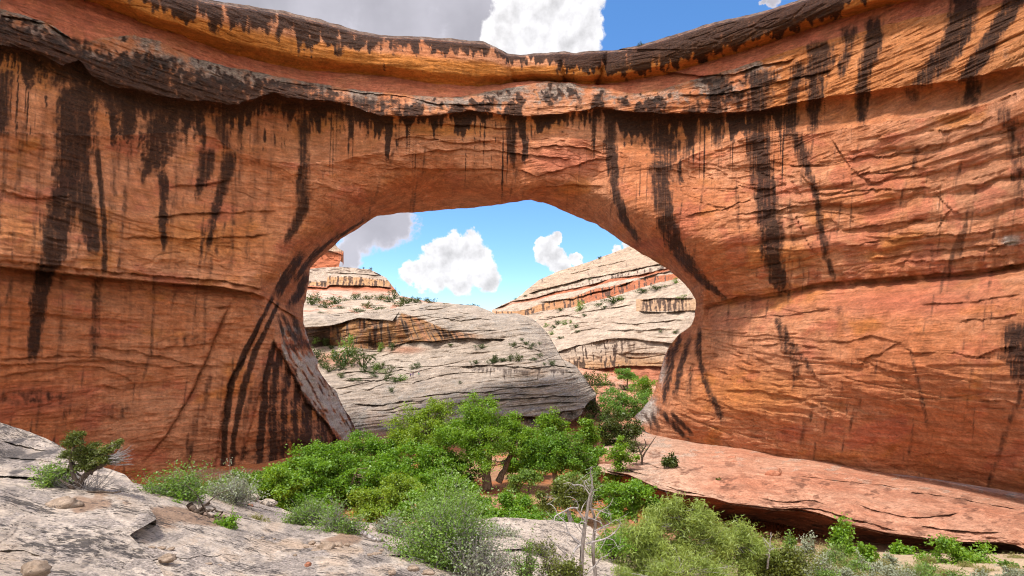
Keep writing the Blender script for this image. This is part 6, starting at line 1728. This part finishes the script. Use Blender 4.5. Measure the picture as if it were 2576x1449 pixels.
# --- bleached dead tree
def dead_tree():
    Y = 13.0
    B0, KS = (1140.0, 1113.5), 0.2315
    root = tag(empty('dead_tree', px(1464, 1500, Y)), 'bleached twisted dead tree with bare branches in the bottom centre', 'dead tree')
    T = MB(); Bn = MB()

    def path(pts, depth=0.0, dep1=None):
        n = len(pts)
        d = np.linspace(depth, depth if dep1 is None else dep1, n)
        return np.array([px(B0[0] + KS * q[0], B0[1] + KS * q[1], Y + dd) for q, dd in zip(pts, d)])

    def smooth(P, n=22):
        t = np.linspace(0, 1, len(P))
        tt = np.linspace(0, 1, n)
        # Catmull-Rom
        out = []
        for u in tt:
            x = u * (len(P) - 1)
            i = min(int(x), len(P) - 2)
            f = x - i
            p0, p1, p2, p3 = P[max(i - 1, 0)], P[i], P[i + 1], P[min(i + 2, len(P) - 1)]
            out.append(0.5 * (2 * p1 + (p2 - p0) * f + (2 * p0 - 5 * p1 + 4 * p2 - p3) * f * f + (3 * p1 - p0 - 3 * p2 + p3) * f ** 3))
        return np.array(out)

    def rad(px_w):
        return px_w * KS * Y / F * 0.5 * 0.82
    T.tube(smooth(path([(1392, 1700), (1392, 1449), (1400, 1200), (1420, 1000), (1440, 850), (1465, 700), (1480, 600), (1505, 530)]), 30), [rad(66), rad(58), rad(50), rad(40), rad(30)], 9)
    T.tube(smooth(path([(1548, 1700), (1545, 1449), (1520, 1200), (1530, 1000), (1545, 900), (1530, 800), (1500, 700), (1510, 590)], 0.35), 30), [rad(54), rad(48), rad(42), rad(34), rad(22)], 9)
    Br = [([(1505, 530), (1510, 400), (1490, 330), (1505, 260)], 26, 0), ([(1480, 560), (1420, 480), (1370, 460), (1310, 460), (1260, 435), (1195, 450)], 20, -.2), ([(1500, 540), (1440, 470), (1410, 420), (1385, 390)], 14, .1),
          ([(1440, 860), (1390, 780), (1350, 730), (1360, 690), (1330, 620), (1260, 585)], 24, -.3), ([(1350, 712), (1280, 710), (1200, 750), (1110, 800), (1095, 850), (1040, 855), (980, 820)], 24, -.4),
          ([(1380, 1100), (1320, 1060), (1260, 990), (1180, 970), (1100, 945), (1060, 910)], 22, -.3), ([(1400, 1090), (1330, 1050), (1250, 970), (1220, 870), (1140, 790), (1110, 720), (1060, 670), (1015, 670)], 24, .25),
          ([(1440, 1100), (1560, 1070), (1660, 1040), (1740, 990), (1800, 920), (1820, 860)], 30, -.3), ([(1385, 1110), (1330, 1160), (1300, 1220), (1290, 1280), (1220, 1300), (1150, 1340), (1090, 1400), (980, 1460)], 38, -.5),
          ([(1290, 1280), (1200, 1305), (1140, 1270), (1060, 1270)], 22, -.4), ([(1430, 1440), (1540, 1340), (1600, 1260), (1690, 1220)], 26, -.2), ([(1480, 720), (1580, 735), (1650, 760), (1710, 780)], 18, .2),
          ([(1545, 830), (1590, 760), (1640, 720), (1700, 680), (1740, 600)], 18, .3), ([(1645, 700), (1600, 650), (1570, 700)], 10, .3), ([(1535, 960), (1640, 910), (1720, 870), (1770, 840), (1840, 890)], 18, .3), ([(1535, 985), (1620, 930), (1700, 910)], 14, .2),
          ([(1420, 830), (1470, 820), (1540, 840), (1600, 870), (1640, 920)], 18, -.1), ([(1250, 1240), (1180, 1170), (1100, 1090), (1030, 1020), (970, 940)], 16, -.5), ([(1390, 750), (1410, 690), (1450, 630)], 16, .1), ([(1295, 1280), (1330, 1350), (1380, 1390)], 16, -.5),
          ([(1290, 1290), (1250, 1360), (1210, 1445)], 18, -.5), ([(1430, 1010), (1480, 1080), (1530, 1140)], 12, -.1), ([(1410, 960), (1370, 900), (1400, 860), (1450, 880)], 22, -.2), ([(1270, 740), (1280, 800), (1330, 900), (1400, 990)], 16, .3), ([(1500, 600), (1530, 540), (1525, 480)], 12, .2),
          ([(1660, 1040), (1740, 1060), (1800, 1160)], 12, -.2), ([(1660, 1040), (1620, 1120), (1560, 1200)], 10, -.2), ([(1100, 945), (1030, 960), (975, 950)], 8, -.3), ([(1440, 480), (1430, 420), (1480, 390)], 8, .1), ([(1210, 750), (1200, 860)], 7, -.3), ([(1240, 980), (1240, 1100), (1200, 1180)], 7, -.2)]
    ends = []
    for pts, w, d in Br:
        P = smooth(path(pts, 0.0 if pts[0][0] < 1500 else 0.3, d), 5 + 3 * len(pts))
        Bn.tube(P, [rad(w), rad(w * 0.7), rad(w * 0.3)], 6)
        ends.append(P)
    for P in ends:
        for k in range(5):
            i = rng.integers(len(P) // 3, len(P))
            e = P[i] + rng.normal(size=3) * 0.13
            Bn.tube(bez(P[i], e, 5, 0.0, 0.12), [rad(6), rad(3)], 3)
    T.build('trunk', B_DEADT, root, True)
    Bn.build('branches', B_DEAD, root, True)


B_DEADT = bark_mat('weathered_trunk', (0.13, 0.095, 0.075), (0.33, 0.28, 0.25), 14)
dead_tree()

# white dead fork rising from the right thicket
def snag(name, label, Y, paths, r, mat=B_DEAD, cat='dead branch'):
    root = tag(empty(name, px(paths[0][0][0], paths[0][0][1], Y)), label, cat)
    mb, tw = MB(), MB()
    for k, pth in enumerate(paths):
        P = np.array([px(q[0], q[1], Y + (q[2] if len(q) > 2 else 0)) for q in pth])
        tt = np.linspace(0, 1, 4 * len(P))
        Q = np.stack([np.interp(tt, np.linspace(0, 1, len(P)), P[:, i]) for i in range(3)], 1)
        Q[1:] += rng.normal(size=(len(Q) - 1, 3)) * r * 0.25
        (mb if k == 0 else tw).tube(Q, [r * (1 if k == 0 else .6), r * 0.6 * (1 if k == 0 else .6), r * 0.25], 7)
        if k:
            for _ in range(3):
                i = rng.integers(2, len(Q))
                tw.tube(bez(Q[i], Q[i] + rng.normal(size=3) * r * 6, 4, 0, .1), [r * .25, r * .08], 3)
    mb.build('stem', mat, root, True)
    if tw.n: tw.build('branches', mat, root, True)
    return root


snag('dead_branch', 'white forked dead branch standing up in the right thicket', 24.5, [[(1930, 1430), (1935, 1400), (1934, 1380), (1938, 1362), (1941, 1340)], [(1934, 1385), (1925, 1370), (1920, 1352)], [(1934, 1396), (1915, 1395), (1900, 1388)], [(1935, 1384), (1948, 1380)]], 0.05)
snag('dead_wood', 'twisted dark dead trunk lying below the shrubs on the left ledge', 13.0, [[(476, 1268), (490, 1285), (505, 1292), (515, 1308), (530, 1318), (548, 1326)], [(520, 1312), (500, 1318), (480, 1316), (462, 1320)], [(505, 1292), (520, 1285), (540, 1284), (560, 1290)], [(498, 1285), (515, 1272), (530, 1262)], [(525, 1316), (545, 1305), (560, 1302)], [(512, 1300), (535, 1298), (548, 1304)]], 0.075, B_DARK, 'dead wood')
snag('fallen_log', 'white fallen log lying on the sandy ledge beside the centre shrub', 14.6, [[(911, 1338), (925, 1348), (945, 1357), (962, 1362), (978, 1369)]], 0.07, B_DEAD, 'log')

# ------------------------------------------------------------------ loose stones
def stone(name, label, dx, dy, w, h, Y, mat=M_STONE, group=None, flat=1.0, seed=0, cat='stone', tilt=0.0):
    s = Y / F
    n, m = 26, 14
    th = np.linspace(0, 2 * np.pi, n, endpoint=False)
    ph = np.linspace(-np.pi / 2, np.pi / 2, m)
    T, PH = np.meshgrid(th, ph, indexing='ij')
    D = np.stack([np.cos(T) * np.cos(PH), np.sin(T) * np.cos(PH), np.sin(PH)], -1)
    # a few cutting planes give facets, noise gives a worn skin
    r = np.random.default_rng(seed + 900)
    rad = np.ones(T.shape)
    for _ in range(11):
        nn = r.normal(size=3)
        nn /= np.linalg.norm(nn)
        c = D @ nn
        rad = np.minimum(rad, np.where(c > 0.05, r.uniform(0.62, 0.9) / np.maximum(c, 0.05), 9))
    rad = rad * (1 + 0.22 * fbm(D[..., 0] * 1.6 + seed, D[..., 1] * 1.6, D[..., 2] * 3.0, o=4))
    P = D * rad[..., None] * np.array([w * s * 0.58, w * s * 0.42, h * s * 0.60 * flat])
    ca, sa = math.cos(tilt), math.sin(tilt)
    P = P @ np.array([[ca, 0, sa], [0, 1, 0], [-sa, 0, ca]])
    base = px(dx, dy, Y)
    i = np.arange(n * m).reshape(n, m)
    j = np.roll(i, -1, 0)
    f = np.stack([i[:, :-1], j[:, :-1], j[:, 1:], i[:, 1:]], -1).reshape(-1, 4)
    me = make_mesh(name, P.reshape(-1, 3), f, True, np.zeros((n * m, 4)))
    o = bpy.data.objects.new(name, me)
    me.materials.append(mat)
    COL.objects.link(o)
    o.location = base
    tag(o, label, cat, group)
    return o


stone('loose_slab', 'brown loose slab of rock lying below the dwarf juniper', 160, 1271, 84, 36, 9.3, seed=1, tilt=0.25)
stone('boulder', 'dark weathered boulder at the bottom left edge of the outcrop', 86, 1436, 62, 44, 5.6, M_STONE, seed=2)
stone('loose_stone', 'flat tan stone in the dip of the front ledge', 422, 1403, 42, 19, 7.9, seed=3, tilt=0.15)
stone('loose_stone', 'largest brown stone of the cluster on the sandy ledge', 818, 1380, 44, 24, 11.9, seed=4, tilt=0.2)
stone('loose_stone', 'small pointed stone at the left of the stone cluster', 785, 1366, 16, 10, 12.3, seed=5)
stone('loose_stone', 'flat stone behind the largest stone of the cluster', 820, 1367, 26, 9, 12.5, seed=6)
stone('loose_stone', 'pale stone at the right of the stone cluster', 848, 1372, 28, 14, 12.3, seed=7)
stone('loose_stone', 'grey stone touching the shrub roots beside the cluster', 872, 1371, 16, 8, 12.6, seed=8)
stone('loose_stone', 'round rust brown stone on the bare front ledge', 775, 1420, 15, 12, 9.6, M_REDSTONE, seed=9)
stone('loose_stone', 'small tan stone leaning before the largest stone', 795, 1386, 24, 9, 11.7, seed=10)
for k, (dx, dy, w, h, Y) in enumerate([(930, 1395, 14, 6, 11.8), (948, 1392, 24, 5, 12.0), (960, 1384, 14, 5, 12.6), (742, 1396, 10, 5, 10.6), (405, 1378, 22, 6, 8.5), (430, 1380, 18, 7, 8.6), (382, 1377, 22, 5, 8.4), (525, 1418, 16, 5, 8.4), (552, 1422, 12, 5, 8.5), (770, 1376, 12, 6, 12.0), (690, 1355, 8, 4, 12.2), (660, 1352, 8, 4, 12.0), (1040, 1430, 26, 14, 10.8), (1078, 1440, 30, 12, 10.8), (985, 1440, 20, 12, 10.2)]):
    stone('pebble', 'small loose pebble scattered on the front ledge', dx, dy, w, h, Y, seed=20 + k, group='pebbles on the front ledge')
stone('loose_block', 'angular pale block at the outer edge of the ledge before the trees', 632, 1254, 40, 18, 20.0, M_FORE, seed=40)
stone('loose_block', 'rounded pale block right of the angular block at the ledge edge', 676, 1266, 40, 18, 19.8, M_FORE, seed=41)
stone('loose_block', 'thin rusty slab below the angular block', 618, 1272, 34, 9, 18.5, M_REDSTONE, seed=42)
# blocks on the pink bench
stone('bench_boulder', 'rust brown boulder in the middle of the pink bench', 1945, 1193, 32, 20, 71, M_REDSTONE, seed=50)
stone('bench_boulder', 'pale wedge standing behind the rust brown bench boulder', 1961, 1188, 10, 17, 72, M_LEDGE, seed=51)
stone('bench_boulder', 'flat red slab near the back of the pink bench', 1845, 1166, 28, 14, 80, M_REDSTONE, seed=52)
stone('bench_boulder', 'smaller red slab at the back crease of the bench', 1842, 1151, 20, 8, 84, M_REDSTONE, seed=53)
stone('bench_boulder', 'small dark red stone on the bench edge side', 1878, 1191, 13, 6, 73, M_REDSTONE, seed=54)
stone('bench_boulder', 'little flat stone left on the pink bench', 1822, 1187, 14, 5, 75, M_REDSTONE, seed=55)
stone('bench_boulder', 'cream boulder at the left end of the pink bench', 1532, 1166, 50, 52, 82, M_LEDGE, seed=56)
r_ = np.random.default_rng(5)
for k in range(70):
    x = r_.uniform(1780, 2345)
    lo = np.interp(x, [1780, 1880, 1966, 2068, 2152, 2240, 2345], [1306, 1330, 1348, 1376, 1392, 1410, 1424])
    y = lo + r_.uniform(-12, 16)
    w = r_.uniform(5, 17) * (1.2 if x > 2190 else 1)
    stone('stream_stone', 'red stone lying along the shallow stream under the bench', x, y, w, w * r_.uniform(.35, .6), float(ledge_Y(x, y, -19.5)), M_REDSTONE if k % 3 else M_LEDGE, seed=60 + k, group='stones along the stream')

# ------------------------------------------------------------------ people
def person(label, dx, foot, Yd, top_c, leg_c, arms='down', hat=None, hair=(0.06, 0.035, 0.02)):
    H = 1.75
    base = px(dx, foot, Yd)
    root = tag(empty('person', base), label, 'person')
    bm_v = [(0, 0, .92), (0, 0, 1.12), (0, 0, 1.38), (0, 0, 1.50), (0, 0, 1.60), (0, -.01, 1.70),
            (-.10, 0, .88), (-.12, .02, .48), (-.13, .05, .06), (-.13, -.10, .03),
            (.10, 0, .88), (.13, -.06, .48), (.15, .02, .06), (.15, -.13, .03)]
    e = [(0, 1), (1, 2), (2, 3), (3, 4), (4, 5), (0, 6), (6, 7), (7, 8), (8, 9), (0, 10), (10, 11), (11, 12), (12, 13)]
    rr = [.15, .13, .15, .055, .09, .085, .085, .06, .045, .035, .085, .06, .045, .035]
    if arms == 'out':
        L = [(-.19, 0, 1.42), (-.46, -.03, 1.50), (-.70, -.05, 1.62)]
        Rr = [(.19, 0, 1.42), (.46, -.03, 1.46), (.70, -.05, 1.55)]
    else:
        L = [(-.20, 0, 1.40), (-.25, .03, 1.12), (-.24, -.06, .86)]
        Rr = [(.20, 0, 1.40), (.26, .03, 1.12), (.24, -.08, .88)]
    for A in (L, Rr):
        b = len(bm_v)
        bm_v += A
        e += [(2, b), (b, b + 1), (b + 1, b + 2)]
        rr += [.06, .045, .035]
    me = bpy.data.meshes.new('body')
    me.from_pydata(bm_v, e, [])
    o = bpy.data.objects.new('body', me)
    COL.objects.link(o)
    o.parent = root
    md = o.modifiers.new('skin', 'SKIN')
    for v, r in zip(me.skin_vertices[0].data, rr): v.radius = (r, r * 0.8)
    me.skin_vertices[0].data[0].use_root = True
    o.modifiers.new('sub', 'SUBSURF').levels = 1
    o.modifiers['sub'].render_levels = 1
    me.materials.append(SKIN)
    # clothing: shirt and trousers or shorts as slightly larger shells, hair or hat
    def shell(name, verts, edges, radii, mat):
        mm = bpy.data.meshes.new(name)
        mm.from_pydata(verts, edges, [])
        q = bpy.data.objects.new(name, mm)
        COL.objects.link(q)
        q.parent = root
        q.modifiers.new('skin', 'SKIN')
        for v, r in zip(mm.skin_vertices[0].data, radii): v.radius = (r, r * 0.82)
        mm.skin_vertices[0].data[0].use_root = True
        q.modifiers.new('sub', 'SUBSURF').levels = 1
        q.modifiers['sub'].render_levels = 1
        mm.materials.append(mat)
    shell('shirt', [(0, 0, .90), (0, 0, 1.12), (0, 0, 1.40), (0, 0, 1.47), L[0], tuple(np.mean([L[0], L[1]], 0)), Rr[0], tuple(np.mean([Rr[0], Rr[1]], 0))],
          [(0, 1), (1, 2), (2, 3), (2, 4), (4, 5), (2, 6), (6, 7)], [.17, .155, .175, .08, .08, .07, .08, .07], flat_mat('shirt_cloth', top_c))
    shell('trousers', [(0, 0, .95), (-.10, 0, .85), bm_v[7], (0.10, 0, .85), bm_v[11]], [(0, 1), (1, 2), (0, 3), (3, 4)], [.165, .105, .085, .105, .085], flat_mat('trouser_cloth', leg_c))
    shell('hat' if hat else 'hair', [(0, .01, 1.68), (0, .01, 1.76)], [(0, 1)], [.12 if hat else .10, .08], flat_mat('hat_cloth' if hat else 'hair_strands', hat or hair))
    return root


SKIN = flat_mat('skin_tone', (0.45, 0.26, 0.18), 0.6)
_ds = on_surface('hill2.0')
person('hiker in purple top and dark trousers, left one of the pair on the slickrock', 1033.2, 952.0, float(_ds(1033.2, 952.5)) - 0.15, (0.10, 0.05, 0.28), (0.03, 0.025, 0.04))
person('hiker in a sun hat and dark purple top beside the other purple hiker', 1038.8, 949.4, float(_ds(1038.8, 950)) - 0.15, (0.05, 0.025, 0.12), (0.16, 0.14, 0.26), hat=(0.55, 0.42, 0.22))
person('hiker in green shorts and a grey blue top holding both arms out', 1053.6, 946.8, float(_ds(1053.6, 947.5)) - 0.15, (0.16, 0.16, 0.26), (0.05, 0.36, 0.20), arms='out')
person('tiny dark figure standing on top of the distant striped butte', 934.9, 680.2, 545.0, (0.02, 0.02, 0.03), (0.02, 0.02, 0.03))
